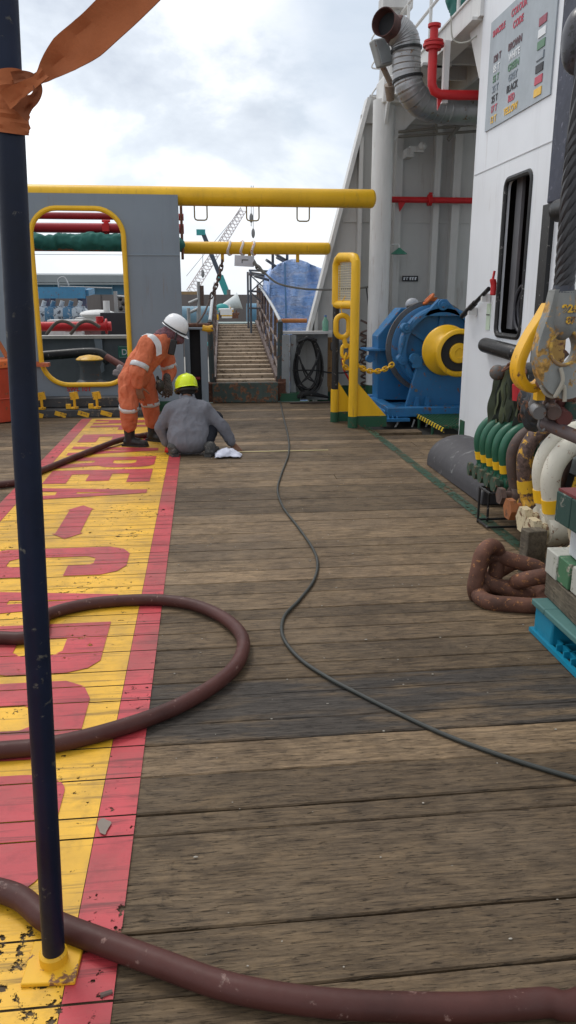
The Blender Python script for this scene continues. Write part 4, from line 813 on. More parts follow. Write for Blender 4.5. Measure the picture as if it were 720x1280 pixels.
o = MB().box((1.76, 2.88, .487), (.30, .55, .13), Matrix.Rotation(-.10, 3, 'Z')).build('white_box', mat('white_scuffed_board', (.55, .58, .60), .5, dirt=.4, wear=.15, wearcol=(.15, .3, .2), scale=7), bevel=.006); tag(o, 'white scuffed wooden box on top of the painted blocks', 'box')
o = empty('timber_crate', (1.76, 2.9, .55), 'dark green wooden crate with a dull red top on the stacked timber', 'crate')
b = MB(); [b.box((1.76, 3.13-.145*k, .645), (.38, .14, .14)) for k in range(4)]; b.build('green_side', mat('dark_green_timber', (.022, .06, .05), .6, dirt=.4, wear=.12, wearcol=(.2, .2, .17)), o, bevel=.005)
b = MB(); b.box((1.76, 2.91, .722), (.37, .57, .012)); b.build('red_top', mat('dull_red_top', (.16, .035, .035), .6, dirt=.4, wear=.1), o)
o = MB().box((1.86, 4.02, .14), (.12, .09, .27), Matrix.Rotation(.1, 3, 'Z')).build('timber_stub', TIMBER, bevel=.006); tag(o, 'short upright timber offcut between the anchor chain and the shackles', 'timber')
o = MB().box((2.3, 3.72, .09), (.9, .24, .16)).build('dark_sleeper', mat('dark_sleeper', (.05, .04, .032), .8, dirt=.4), bevel=.01); tag(o, 'dark timber sleeper lying behind the anchor chain under the rack', 'timber')
# ------------------------------------------------------------ hanging gear above the rack
# wire rope and spelter socket
N = empty('socket_rigging', (1.42, 3.0, 1.2), 'huge worn grey and yellow rope socket with stamped number hanging on thick wire', 'socket')
WIRE = mat('black_wire_rope', (.022, .022, .025), .45, dirt=.2, scale=30, spec=.5)
def lay(mb, path, R, n, r, turns):
    path = [V(p) for p in path]; N_ = len(path)
    for s in range(n):
        pts = []; up = V((0, 1, 0))
        for i, p in enumerate(path):
            t = (path[min(i+1, N_-1)]-path[max(i-1, 0)]).normalized(); u = (up-t*up.dot(t)).normalized(); v = t.cross(u); a = 2*PI*(s/n+turns*i/(N_-1)); pts.append(p+(u*math.cos(a)+v*math.sin(a))*R)
        mb.tube(pts, r, 8)
yS = 2.9; pw = [at(704, 366, yS), at(707, 340, yS), at(710, 300, yS), at(714, 250, yS), at(719, 200, yS), at(725, 150, yS), at(740, 20, yS), at(752, -80, yS)]
b = MB(); lay(b, smooth_path(pw, 10), .0215, 6, .0185, 3.4); b.tube(smooth_path(pw, 5), .02, 8); b.build('wire_rope', WIRE, N)
SOCK = mat('worn_socket_steel', (.23, .24, .23), .55, metal=.25, dirt=.45, var=.3, scale=5, wear=.42, wearcol=(.42, .24, .06), bmp=.5)
# front outline of socket in px, with the round eye
ol = [(673, 362), (712, 362), (722, 398), (733, 425), (739, 450), (733, 478), (718, 496), (700, 500), (684, 494), (672, 478), (667, 455), (669, 432), (664, 400+0)]
ol = [(692, 362), (714, 362), (719, 366), (727, 390), (738, 418), (745, 445), (738, 474), (722, 492), (701, 498), (684, 490), (673, 475), (668, 455), (669, 434), (675, 412), (684, 386), (689, 366)]
eye = [(701+17*math.cos(a), 434+22*math.sin(a)) for a in [2*PI*k/28 for k in range(28)]]
def px2(L, Y): return [(lambda q: (q.x, q.z))(at(x, y, Y)) for x, y in L]
def smooth2(L, n=4): return [(p.x, p.y) for p in smooth_path([V((x, y, 0)) for x, y in L], n, True)]
base = smooth2(ol); 
o = plate('socket_body', [px2(base, yS), px2(eye, yS)], (0, yS, 0), X_, Z_, .06, SOCK, N, bevel=.016)
b = MB(); ce = at(701, 434, yS); b.tube([(ce.x+.056*math.cos(a), yS-.032, ce.z+.066*math.sin(a)) for a in [2*PI*k/32 for k in range(32)]], .007, 8, closed=True); o = b.build('eye_rim', mat('rim_rust_brown', (.25, .16, .08), .6, wear=.4, wearcol=(.45, .28, .05)), N); o.scale = (1, 1, 1)
b = MB(); q0, q1, q2 = at(704, 364, yS), at(703, 404, yS), at(702, 425, yS); b.tube([q0, q0.lerp(q1, .5), q1, q1.lerp(q2, .4), q1.lerp(q2, .75), q2], [.043, .051, .058, .052, .036, .012], 28); b.build('socket_neck', SOCK, N)
b = MB(); b.cyl(at(704, 366, yS), at(705, 357, yS), .044, .038, n=24); b.build('socket_collar', mat('dark_collar', (.04, .045, .06), .5, wear=.2), N)
for t, px, py, sz in (('926', 705, 388, .040), ('87', 705, 402, .036)):
    me = text_mesh(t, sz, .003, .0012, 'CENTER'); q = at(px-1, py+2, yS); b = MB(); b.mesh(me, basis((q.x, yS, q.z), X_, Z_, -Y_)); ax0, Rn = at(704, py, yS).x, (.055 if t == '926' else .059)
    for v_ in b.bm.verts: v_.co.y = yS-math.sqrt(max(.0002, Rn**2-(v_.co.x-ax0)**2))-.003+(v_.co.y-yS)*.5
    b.build('stamped_number', mat('stamp_yellow', (.70, .42, .03), .5, wear=.3), N)
# yellow hook / link behind the socket
YH = mat('yellow_hook_paint', (.78, .42, .012), .33, dirt=.2, wear=.12, wearcol=(.2, .1, .04), scale=8)
b = MB(); yh = 3.05
pts = [at(692, 382, yh), at(681, 400, yh), at(668, 420, yh-.01), at(657, 442, yh-.02), at(652, 460, yh-.02), at(654, 475, yh-.02), at(663, 485, yh-.02), at(673, 484, yh-.02), at(679, 475, yh-.02), at(680, 465, yh-.02)]
pk = smooth_path(pts, 6); prev = None
for i, p in enumerate(pk):
    f = i/(len(pk)-1); t = (pk[min(i+1, len(pk)-1)]-pk[max(i-1, 0)]).normalized(); nn = t.cross(Y_).normalized(); r = .020-.010*max(0, (f-.8)/.2); dp = .085*(1-.55*max(0, (f-.6)/.4)); ring = []
    for k in range(16):
        a = 2*PI*k/16; ca, sa = math.cos(a), math.sin(a); ring.append(b.bm.verts.new(p+nn*(r*ca)+Y_*(dp*.5+(dp*.5-r*.5)*(1 if sa > 0 else -1)*min(1, abs(sa)*3)+r*.5*sa)))
    if prev:
        for k in range(16): b.bm.faces.new((prev[k], prev[(k+1) % 16], ring[(k+1) % 16], ring[k]))
    else: b.bm.faces.new(ring)
    prev = ring
b.bm.faces.new(prev)
tag(b.build('lifting_hook', YH), 'broad bright yellow hook curling behind the worn rope socket', 'hook')
o = MB(); o.box(at(694, 440, 3.12), (.055, .06, .34)); tag(o.build('yellow_backing_plate', mat('ochre_plate', (.45, .28, .08), .5, wear=.3)), 'ochre yellow plate seen through the eye of the rope socket', 'plate')
# shackles, bolts and gear hanging beneath
b = MB(); b.cyl(at(680, 529, 3.15), at(745, 556, 2.9), .028, n=18); o = b.build('steel_bar', mat('purple_grey_bar', (.13, .10, .10), .5, wear=.3, dirt=.2)); tag(o, 'bare round steel bar sticking out below the rope socket', 'bar')
rnd = random.Random(21); GM = [BRNST, RUST, STEEL, mat('green_old_gear', (.03, .07, .055), .6, wear=.3), mat('dark_red_gear', (.13, .04, .035), .6, wear=.3)]
gear = [(672, 513, 2, .030, 'short grey-brown bolt head hanging leftmost below the yellow hook'), (690, 513, 0, .032, 'round rusty bolt end below the rope socket, left of the dark red one'), (703, 520, 4, .034, 'dark reddish bolt end below the rope socket'), (716, 512, 3, .034, 'dark green shackle pin at the right edge below the rope socket')]
for px, py, mi, r, l in gear:
    q = at(px, py, 3.1); b = MB(); b.lathe([(.0005, -.05), (r*.9, -.05), (r*1.05, -.035), (r*1.05, .02), (r*.8, .03), (r*.7, .12)], q, V((.25, 1, .1)), 18); b.tube(smooth_path([q+V((0, .05, 0)), q+V((.01, .04, .10)), q+V((.03, .05, .20)), q+V((.06, .05, .24))], 5), r*.62, 12)
    tag(b.build('shackle_bolt', GM[mi]), l, 'bolt', 'old bolts hanging under the rope socket')
b = MB()
for k, (px, py) in enumerate(((688, 487), (696, 492), (706, 486), (714, 494), (700, 480))):
    q = at(px, py, 2.98); b.tube(link_pts(q, V((rnd.uniform(-1, 1), .2, rnd.uniform(-1, 1))), V((.2, 1, .3)), .11, .065, 8), .013, 8, closed=True)
tag(b.build('small_chain', RUST), 'dark rusty links of small chain tied around the bottom of the socket', 'chain')
b = MB(); q = at(699, 476, 2.86); b.tube(smooth_path([q+V((.0, 0, .05)), q+V((.01, -.01, 0)), q+V((-.01, 0, -.06)), q+V((.02, 0, -.02)), q+V((.03, 0, -.08))]), .008, 8); b.tube(smooth_path([at(676, 482, 2.9), at(682, 492, 2.9), at(692, 496, 2.9), at(700, 488, 2.9)]), .007, 8); tag(b.build('rope_scrap', mat('dirty_white_rope', (.36, .34, .28), .9)), 'scrap of dirty white rope knotted at the bottom of the socket', 'rope')
b = MB(); b.tube(smooth_path([at(675, 505, 3.1), at(674, 525, 3.1), at(673, 533, 3.1), at(677, 539, 3.1), at(681, 536, 3.1)]), .006, 8); tag(b.build('wire_hook', STEEL), 'thin bent wire hook hanging left of the steel bar', 'hook')
b = MB(); b.cyl(at(645, 492, 4.9), at(657, 492, 4.9), .05); b.cyl(at(648, 480, 4.9), at(648, 500, 4.9), .04); tag(b.build('red_shackle', mat('bright_red_gear', (.45, .02, .03), .45, wear=.15)), 'small bright red fitting between the green straps and the yellow hook', 'fitting')
b = MB(); b.box(at(674, 494, 3.1), (.035, .04, .04)); tag(b.build('yellow_tag', YEL), 'tiny yellow tag below the tip of the yellow hook', 'tag')
# more dark gear behind (between hook and straps)
def lump(mb):
    for px, py, Y, r in ((664, 500, 4.4, .10), (668, 520, 4.4, .09), (672, 505, 4.2, .10), (683, 505, 4.0, .10)): mb.sph(at(px, py, Y), (r*.7, r, r), 12)
o = organic('dark_gear_bundle', lump, mat('dark_gear', (.03, .035, .04), .6, wear=.25), None, .02, 2, .03, .08, 2); tag(o, 'dark bundle of worn gear hanging behind the yellow hook', 'bundle')
b = MB(); b.beam(at(671, 500, 5.6), at(667, 545, 5.6), .07, .10); b.beam(atX(664, 500, 2.86), atX(664, 560, 2.86), .05, .08); tag(b.build('black_support', BLACK), 'black upright support on the white wall behind the hanging straps', 'support')
# bundle of olive webbing straps on a hook
N = empty('strap_bundle', at(635, 462, 5.2), 'bundle of olive green webbing slings draped from a dark hook on the white wall', 'sling')
OL = [mat('olive_webbing', (.075, .09, .06), .85, dirt=.3, scale=14, streak=False, bmp=.4), mat('olive_light_webbing', (.13, .15, .085), .85, dirt=.3, scale=14, streak=False, bmp=.4), mat('olive_dark_webbing', (.028, .034, .028), .85, dirt=.3, scale=14, streak=False, bmp=.4)]
rnd = random.Random(5)
for k in range(9):
    yy = 5.35-.04*k; top = at(632+2.2*k, 463+rnd.uniform(-3, 3), yy); m1 = at(623+3.6*k+rnd.uniform(-1, 1), 485, yy); m2 = at(619+4.1*k+rnd.uniform(-1, 1), 508, yy); bt = at(617+4.2*k, 528+rnd.uniform(-4, 3)+(4 if k > 4 else 0), yy)
    b = MB(); pts = smooth_path([top, m1, m2, bt], 8); n_ = len(pts); prev = None
    wv = V((.55, .8, 0)).normalized() if k % 2 else V((.9, -.3, 0)).normalized()
    for i, p in enumerate(pts):
        wd = wv*.052*(1+.15*math.sin(i*.5+k)); th = V((-wv.y, wv.x, 0))*.006; cw = V((0, 0, 0))+th*math.sin(i*.7+k)*1.2
        ring = [b.bm.verts.new(p+cw+q) for q in (wd+th, wd*.3+th*1.8, -wd*.3+th*1.2, -wd+th, -wd-th, wd-th)]
        if prev:
            for j in range(6): b.bm.faces.new((prev[j], prev[(j+1) % 6], ring[(j+1) % 6], ring[j]))
        prev = ring
    b.build('strap', OL[k % 3], N)
b = MB(); q = at(634, 462, 5.25); b.cyl(q+V((-.06, 0, -.02)), q+V((.4, .1, .02)), .045, n=16); b.sph(q+V((-.07, 0, -.02)), .055); b.build('hook_bar', mat('worn_bar', (.10, .095, .09), .6, wear=.3), N)
b = MB(); chain(b, smooth_path([at(630, 462, 5.15), at(640, 457, 5.1), at(650, 459, 5.05), at(656, 470, 5.0)]), .07, .04, .009); chain(b, [at(650, 480, 5.0), at(652, 530, 5.0)], .06, .035, .007); b.build('thin_chain', RUST, N)
# ------------------------------------------------------------ front step with three clips
N = empty('wall_step', (-1.5, 10.6, 0), 'long dark steel step with black and yellow edge at the foot of the grey wall', 'step')
b = MB(); b.box((-1.75, 10.75, .05), (1.9+.35, .46, .10)); b.box((-1.60, 10.86, .17), (1.9, .22, .13)); b.build('step_body', mat('step_dark', (.05, .052, .055), .6, dirt=.4, wear=.25, wearcol=(.15, .12, .09)), N, bevel=.01)
[MB().box((-2.5+.3*k, 10.515, .045), (.15, .008, .06), Matrix.Rotation(.3, 3, 'Y')).build('yellow_dash', YELW, N) for k in range(6)]
for i, px in enumerate((53, 94, 122)):
    c = at(px, 514, 10.62); lb = ('leftmost of the three yellow lashing clips on the dark step', 'middle one of the three yellow lashing clips on the dark step', 'rightmost of the three yellow lashing clips on the dark step')[i]
    if i == 0:
        e = empty('lashing_clip', (0, 0, 0), lb, 'clip', 'yellow lashing clips on the step'); b = MB(); b.box((0, 0, .17), (.11, .02, .10), Matrix.Rotation(-.15, 3, 'Y')); b.cyl((0, 0, .0), (0, 0, .215), .018); b.build('clip_plate', YELW, e)
        b = MB(); b.cyl((0, -.03, 0), (0, -.03, .02), .055); b.box((-.08, -.02, .03), (.06, .06, .06)); b.build('foot', YELW, e); b = MB(); b.box((.0, -.012, .17), (.02, .006, .05)); b.build('slot', DARK, e); e.location = (c.x, 10.62, .11); E0 = e
    else: dup(E0, (c.x, 10.62, .11), 0, lb)
# ------------------------------------------------------------ orange drum on the left
N = empty('orange_drum', (-2.72, 10.3, 0), 'orange-red drum standing at the far left edge by the grey wall', 'drum')
c = at(-8, 470, 10.3); b = MB(); b.lathe([(.25, .02), (.25, .30), (.262, .31), (.25, .32), (.25, .68), (.265, .70)], (c.x, 10.3, 0), n=36); b.build('drum_body', mat('drum_red_orange', (.42, .05, .02), .45, dirt=.3, wear=.05), N)
b = MB(); b.lathe([(.27, .70), (.27, .78), (.24, .80), (.0005, .80)], (c.x, 10.3, 0), n=36); b.build('orange_lid', mat('drum_orange', (.62, .15, .04), .45, wear=.1), N)
b = MB(); b.tube(smooth_path([(c.x+.02, 10.3, 1.15), (c.x+.12, 10.28, .98), (c.x+.2, 10.26, .82)]), .03, 8); b.build('orange_strap', STRAP, N)
# ------------------------------------------------------------ pole at the front left with foot plate
N = empty('handrail_pole', (-.40, 1.54, 0), 'dark navy steel pole standing close on the left on a yellow foot plate', 'pole')
pb_ = gr(68, 1206); pt_ = V((0, 0, 0)); yq = pb_.y; q = at(8.5, 100, yq); dirp = (q-pb_).normalized(); tp = pb_+dirp*2.7
b = MB(); b.cyl(pb_+dirp*.02, tp, .0262, n=40); b.build('pole_pipe', NAVY, N)
b = MB(); b.lathe([(.033, 0), (.033, .03), (.028, .036)], pb_+V((0, 0, .008)), Z_, 32); b.build('yellow_collar', YELW, N)
b = MB(); b.box((pb_.x, pb_.y-.002, .009), (.125, .125, .012), Matrix.Rotation(-.05, 3, 'Z')); b.build('foot_plate', YELW, N, bevel=.003)
# orange webbing strap knotted on the pole
N = empty('orange_strap', at(8, 125, yq), 'orange webbing strap wrapped round the dark pole and pulled up to the right', 'strap')
def wrp(px_top, px_bot, r, tilt, ph):
    b = MB(); n = 40; ringsv = []
    a0, a1 = at(6, px_top, yq), at(9, px_bot, yq); zt_, zb_ = a0.z, a1.z
    for k in range(n):
        a = 2*PI*k/n; cz = lambda z: pb_+dirp*((z-pb_.z)/dirp.z); rows = []
        for s in range(9):
            z = zt_+(zb_-zt_)*s/8+tilt*math.cos(a+ph); c_ = cz(z); rr_ = r+.0022*math.sin(s*2.4+a*1.5)+(-.003 if s in (0, 8) else 0); rows.append(b.bm.verts.new(c_+V((math.cos(a)*rr_, math.sin(a)*rr_, 0))))
        ringsv.append(rows)
    for k in range(n):
        A, B = ringsv[k], ringsv[(k+1) % n]
        for s in range(8): b.bm.faces.new((A[s], A[s+1], B[s+1], B[s]))
    return b
wrp(94, 148, .0325, .006, .5).build('upper_wrap', STRAP, N); wrp(128, 166, .0345, -.007, 1.0).build('lower_wrap', STRAP, N)
def ribbon(pts, wid, th=.004, name='strap_tail', roll=None):
    b = MB(); P_ = smooth_path(pts, 10); n_ = len(P_); prev = None
    for i, p in enumerate(P_):
        f = i/(n_-1)*(len(wid)-1); j = min(int(f), len(wid)-2); w_ = wid[j]*(1-(f-j))+wid[j+1]*(f-j)
        t = (P_[min(i+1, n_-1)]-P_[max(i-1, 0)]).normalized(); vd = (p-V((0, 0, CAM_H))).normalized(); sdv = t.cross(vd).normalized(); ro = .35*math.sin(i/n_*2.2); sdv = (sdv*math.cos(ro)+vd*math.sin(ro)); nn = t.cross(sdv)
        wr_ = .006*noise.noise(V((i*.06, 3, 1))); ring = [b.bm.verts.new(p+sdv*(w_*u)+nn*(th*v+.22*w_*(u*u)*2+.007*noise.noise(V((i*.07, u*4, 2)))+wr_)) for u, v in ((-.5, -.5), (-.25, -.5), (0, -.5), (.25, -.5), (.5, -.5), (.5, .5), (.25, .5), (0, .5), (-.25, .5), (-.5, .5))]
        if prev:
            for j in range(10): b.bm.faces.new((prev[j], prev[(j+1) % 10], ring[(j+1) % 10], ring[j]))
        else: b.bm.faces.new(ring)
        prev = ring
    b.bm.faces.new(prev); return b.build(name, STRAP, N)
y_ = yq-.04
ribbon([at(18, 108, y_), at(36, 103, y_), at(50, 97, y_), at(63, 85, y_), at(84, 68, y_-.02), at(112, 48, y_-.04), at(145, 18, y_-.06), at(185, -22, y_-.08), at(230, -68, y_-.1)], [.020, .018, .018, .036, .056, .064, .064, .064, .064])
S0, STRAP_ = STRAP, mat('dark_webbing', (.22, .072, .03), .85, dirt=.3)
STRAP = STRAP_; y2 = y_-.012
ribbon([at(16, 97, y2), at(30, 95, y2-.004), at(42, 99, y2-.008), at(47, 110, y2-.008), at(43, 121, y2-.004), at(33, 130, y2+.004), at(24, 142, y2+.01)], [.018, .016, .014, .015, .017, .024, .03], th=.003, name='knot_loop')
STRAP = S0; ribbon([at(6, 126, y2), at(22, 116, y2), at(34, 108, y2-.01), at(46, 101, y2-.012), at(56, 92, y2-.008)], [.03, .026, .019, .016, .02], th=.003, name='knot_tuck')
# ------------------------------------------------------------ hose and cables lying on the deck
hz_ = .033
hp = [(213, 534), (190, 542), (150, 552), (100, 569), (50, 589), (0, 606)]
H1 = [gr(x, y, hz_) for x, y in hp]; HA = [gr(x, y, hz_) for x, y in ((0, 797), (60, 768), (105, 756), (150, 751), (200, 750), (245, 757), (282, 774), (303, 797), (299, 825), (274, 852), (230, 879), (180, 900), (110, 921), (50, 933), (0, 938))]
HB = [gr(x, y, hz_) for x, y in ((0, 1113), (60, 1150), (130, 1178), (200, 1204), (280, 1232), (360, 1248), (440, 1256), (520, 1259), (600, 1259), (680, 1253), (740, 1246))]
H1[2].z += .015
off1 = [V((-3.3, 6.3, hz_)), V((-3.6, 5.3, hz_)), V((-2.6, 4.2, hz_))]; off2 = [V((-1.35, 2.42, hz_)), V((-1.75, 2.1, hz_)), V((-1.4, 1.85, hz_)), V((-.95, 1.86, hz_))]
pts = smooth_path(H1+off1+HA+off2+HB+[V((1.3, 1.5, hz_))], 10)
N = tag(MB().tube(pts, .0305, 20).build('rubber_hose', HOSE, ang=60), 'thick maroon rubber hose looping across the deck from the workers to the front', 'hose')
b = MB(); b.cyl(H1[0], H1[0]+(H1[0]-H1[1]).normalized()*.10, .04); b.build('end_coupling', STEEL, N)
cb = [(350, 500), (354, 520), (360, 545), (361, 566), (352, 592), (347, 612), (354, 634), (372, 658), (390, 684), (397, 704), (392, 726), (374, 750), (357, 768), (352, 786), (358, 804), (378, 826), (410, 847), (440, 863), (490, 888), (560, 920), (640, 949), (720, 973), (800, 995)]
tag(MB().tube(smooth_path([gr(x, y, .009) for x, y in cb], 8), .0085, 10).build('deck_cable', mat('dark_deck_cable', (.035, .038, .034), .5, dirt=.2)), 'thin dark cable snaking down the middle of the plank deck', 'cable')
b = MB(); a_, b_ = gr(296, 566), gr(411, 564); b.box(((a_.x+b_.x)/2, a_.y+.02, .006), (b_.x-a_.x, .018, .003)); tag(b.build('measuring_tape', mat('tape_pale', (.60, .52, .25), .5)), 'pale measuring tape stretched over the planks from the squatting man', 'tape')
c = gr(133, 1242, .006); b = MB(); b.cyl(c+V((-.013, -.004, .0)), c+V((.013, .004, .0)), .006, .005, n=8); tag(b.build('wood_chip', mat('chip', (.14, .10, .085), .8)), 'small wood chip lying on the red border near the pole', 'chip')
b = MB(); rnd = random.Random(2)
for k in range(150):
    x, y = rnd.uniform(-.2, 1.9), rnd.uniform(1.3, 8); r = rnd.uniform(.0015, .004); b.sph((x, y, r*.5), (r*rnd.uniform(1, 2), r, r*.6), 6)
tag(b.build('deck_grit', mat('grit', (.36, .33, .28), .9)), kind='stuff')
c = gr(130, 1036); b = MB(); b.bm.faces.new([b.bm.verts.new((c.x+.018*math.cos(a)*(1+.3*math.sin(3*a)), c.y+.04*math.sin(a)*(1+.25*math.cos(2*a+1)), .0095)) for a in [2*PI*k/24 for k in range(24)]]); tag(b.build('bare_paint_patch', mat('bare_grey', (.22, .18, .15), .7)), kind='structure')
# ------------------------------------------------------------ people
def hand(mb, wr, dr, nrm, thumb, L=.18, curl=.5, s=1.0):
    """palm + five separate curled fingers; dr along the hand, nrm out of the back of the hand, thumb side"""
    wr, dr, nrm, th = V(wr), V(dr).normalized(), V(nrm).normalized(), V(thumb).normalized()
    pl = L*.50; 
    for u in (-.028, -.009, .010, .028): capsule(mb, wr+th*u*.6*s, wr+dr*pl+th*u*s, .015*s, .0125*s, 10)
    for u, ln in ((.031, .074), (.0105, .084), (-.0105, .078), (-.030, .060)):
        p = wr+dr*pl+th*u*s; d = dr.copy(); c = curl
        for k, (fr_, r) in enumerate(((.45, .0095), (.32, .0085), (.23, .0075))):
            d = (d-nrm*c*.55+th*u*2.2*(1 if k == 0 else 0)).normalized(); q = p+d*ln*fr_*s; capsule(mb, p, q, r*s, r*.9*s, 8); p = q
    p = wr+dr*.02+th*.026*s; d = (dr*.6+th*.75-nrm*.15).normalized()
    for ln, r in ((.045, .013), (.032, .011), (.026, .0095)):
        q = p+d*ln*s; capsule(mb, p, q, r*s, r*.9*s, 8); p = q; d = (d+dr*.35-nrm*.2*curl).normalized()
def head(mb, c, fwd, upv, s=1.0):
    c, f, u = V(c), V(fwd).normalized(), V(upv).normalized(); sd = f.cross(u).normalized(); u = sd.cross(f)
    R = Matrix((sd, f, u)).transposed()
    mb.sph(c+u*.02, (.075*s, .094*s, .098*s), 20, R); mb.sph(c+f*.028-u*.045, (.056*s, .062*s, .062*s), 16, R)
    capsule(mb, c+f*.092+u*.005, c+f*.108-u*.028, .009*s, .014*s, 10)
    mb.sph(c+f*.085-u*.062, (.024, .012, .008), 10, R); mb.sph(c+f*.078-u*.092, (.026, .02, .02), 10, R)
    for k in (-1, 1):
        mb.sph(c+sd*k*.077-f*.005-u*.01, (.010, .020, .030), 10, R); mb.sph(c+f*.082+sd*k*.03+u*.022, (.022, .012, .008), 8, R)
def torsoseg(mb, a, b, wa, da, wb, db, side, n=4):
    """flattened tapered torso section made of parallel capsules"""
    a, b, s = V(a), V(b), V(side).normalized()
    for k in range(n):
        f = -1+2*k/(n-1); capsule(mb, a+s*f*(wa-da), b+s*f*(wb-db), da*(1-.06*f*f), db*(1-.06*f*f), 16)
def helmet(N, c, upv, fwd, m, brim=True):
    c, u, f = V(c), V(upv).normalized(), V(fwd).normalized(); sd = f.cross(u).normalized(); f = u.cross(sd)
    R = Matrix((sd, f, u)).transposed()
    b = MB(); prof = [(.001, .125), (.04, .121), (.075, .105), (.10, .075), (.113, .035), (.116, .0), (.113, -.02)]
    bb = MB(); bb.lathe(prof, (0, 0, 0), Z_, 36); 
    for v in bb.bm.verts:
        v.co.y *= 1.17
        if v.co.z < .1: pass
        k = math.exp(-(v.co.x/.018)**2)*.008+.003*math.exp(-((abs(v.co.x)-.045)/.012)**2); v.co.z += k*(1 if v.co.z > .03 else 0)
    # brim: wider in front
    n = 36; inn = []; mid = []; outr = []
    for k in range(n):
        a = 2*PI*k/n; fx = max(0, math.sin(a)); w_ = .012+.038*fx**1.5
        inn.append(bb.bm.verts.new((.111*math.cos(a), .130*math.sin(a), -.014))); outr.append(bb.bm.verts.new(((.113+w_*.6)*math.cos(a), (.132+w_)*math.sin(a), -.026-.01*fx))); mid.append(bb.bm.verts.new((.108*math.cos(a), .126*math.sin(a), -.024)))
    for k in range(n):
        j = (k+1) % n; bb.bm.faces.new((inn[k], inn[j], outr[j], outr[k])); bb.bm.faces.new((outr[k], outr[j], mid[j], mid[k]))
    M = R.to_4x4(); M.translation = c; bb.bm.transform(M)
    h = bb.build('helmet', m, N, ang=60); return R
# ---- standing man in orange, bending to the right
base = gr(172, 556); N = empty('person', (base.x, 8.4, 0), 'person in orange coverall and white helmet bending over, hand on thigh', 'person')
J = dict(
 hipN=at(163, 476, 8.30), hipF=at(178, 474, 8.48), pel=at(168, 470, 8.40), waist=at(176, 455, 8.40), chest=at(191, 437, 8.42), neck=at(206, 423, 8.42), head=at(217.5, 413, 8.42),
 shN=at(184, 431, 8.22), elN=at(172, 464, 8.12), wrN=at(173, 483, 8.14), shF=at(205, 440, 8.60), elF=at(212, 463, 8.62), wrF=at(209, 477, 8.52),
 knN=at(161, 508, 8.22), anN=at(162, 543, 8.33), knF=at(188, 505, 8.55), anF=at(191, 538, 8.62))
SIDE = V((.25, -1, 0)).normalized()
def bodyO(mb):
    j = J; torsoseg(mb, j['pel'], j['waist'], .15, .095, .13, .085, SIDE); torsoseg(mb, j['waist'], j['chest'], .13, .085, .16, .10, SIDE); torsoseg(mb, j['chest'], j['neck'], .17, .095, .06, .055, SIDE)
    capsule(mb, j['neck'], j['head'], .055, .05)
    for s in 'NF':
        capsule(mb, j['hip'+s], j['kn'+s], .08, .052); capsule(mb, j['kn'+s], j['an'+s], .052, .036); capsule(mb, j['chest'], j['sh'+s], .08, .055); capsule(mb, j['sh'+s], j['el'+s], .048, .038); capsule(mb, j['el'+s], j['wr'+s], .037, .026)
        f = V((j['an'+s].x, j['an'+s].y, .04)); capsule(mb, j['an'+s], f, .036, .035); capsule(mb, f, f+V((.13, -.03, -.01)), .035, .03)
    head(mb, j['head'], V((.75, -.15, -.75)), V((.72, -.05, .62)))
    hand(mb, j['wrN'], V((.15, .15, -1)), V((-.25, -.9, .1)), V((.9, -.1, .1)), .17, .35); hand(mb, j['wrF'], V((-.1, -.1, -1)), V((.3, -.9, 0)), V((-.9, 0, 0)), .17, .9)
organic('body', bodyO, SKIN, N, .0085, 2)
def coverO(mb):
    j = J; torsoseg(mb, j['pel']+V((0, 0, -.02)), j['waist'], .19, .145, .185, .145, SIDE); torsoseg(mb, j['waist'], j['chest'], .185, .145, .21, .15, SIDE); torsoseg(mb, j['chest'], j['neck'], .20, .14, .11, .088, SIDE)
    for s in 'NF':
        cuff = .8
        capsule(mb, j['hip'+s], j['kn'+s], .13, .095); capsule(mb, j['kn'+s], j['kn'+s].lerp(j['an'+s], .66), .095, .080)
        capsule(mb, j['chest'], j['sh'+s], .12, .098); capsule(mb, j['sh'+s], j['el'+s], .095, .084); capsule(mb, j['el'+s], j['el'+s].lerp(j['wr'+s], .80), .080, .058)
    mb.sph(j['knN']+V((-.03, -.06, .16)), (.05, .03, .07), 10); mb.sph(j['hipN']+V((-.05, -.06, .04)), (.06, .05, .05), 12)
organic('coverall', coverO, ORANGE, N, .0125, 4, .016, .10, 3)
def band(name, a, b, t0, t1, r, m=REFL, sq=1.0):
    a, b = V(a), V(b); p, q = a.lerp(b, t0), a.lerp(b, t1); bb = MB(); n = 28; d = (b-a).normalized(); qn = d.to_track_quat('Z', 'Y').to_matrix(); rings = []
    for s, pp in enumerate((p, p.lerp(q, .5), q)):
        rings.append([bb.bm.verts.new(pp+qn @ V((math.cos(2*PI*k/n), math.sin(2*PI*k/n), 0))*(r+.004*math.sin(k*1.3+s))) for k in range(n)])
    for i in range(2):
        for k in range(n): bb.bm.faces.new((rings[i][k], rings[i][(k+1) % n], rings[i+1][(k+1) % n], rings[i+1][k]))
    o = bb.build(name, m, N, ang=180); sm = o.modifiers.new('s', 'SOLIDIFY'); sm.thickness = .004; return o
band('reflective_band', J['shN'], J['elN'], .72, .90, .095); band('reflective_band', J['shF'], J['elF'], .68, .86, .094)
band('reflective_band', J['knN'], J['anN'], -.02, .11, .101); band('reflective_band', J['knF'], J['anF'], -.12, .02, .103)
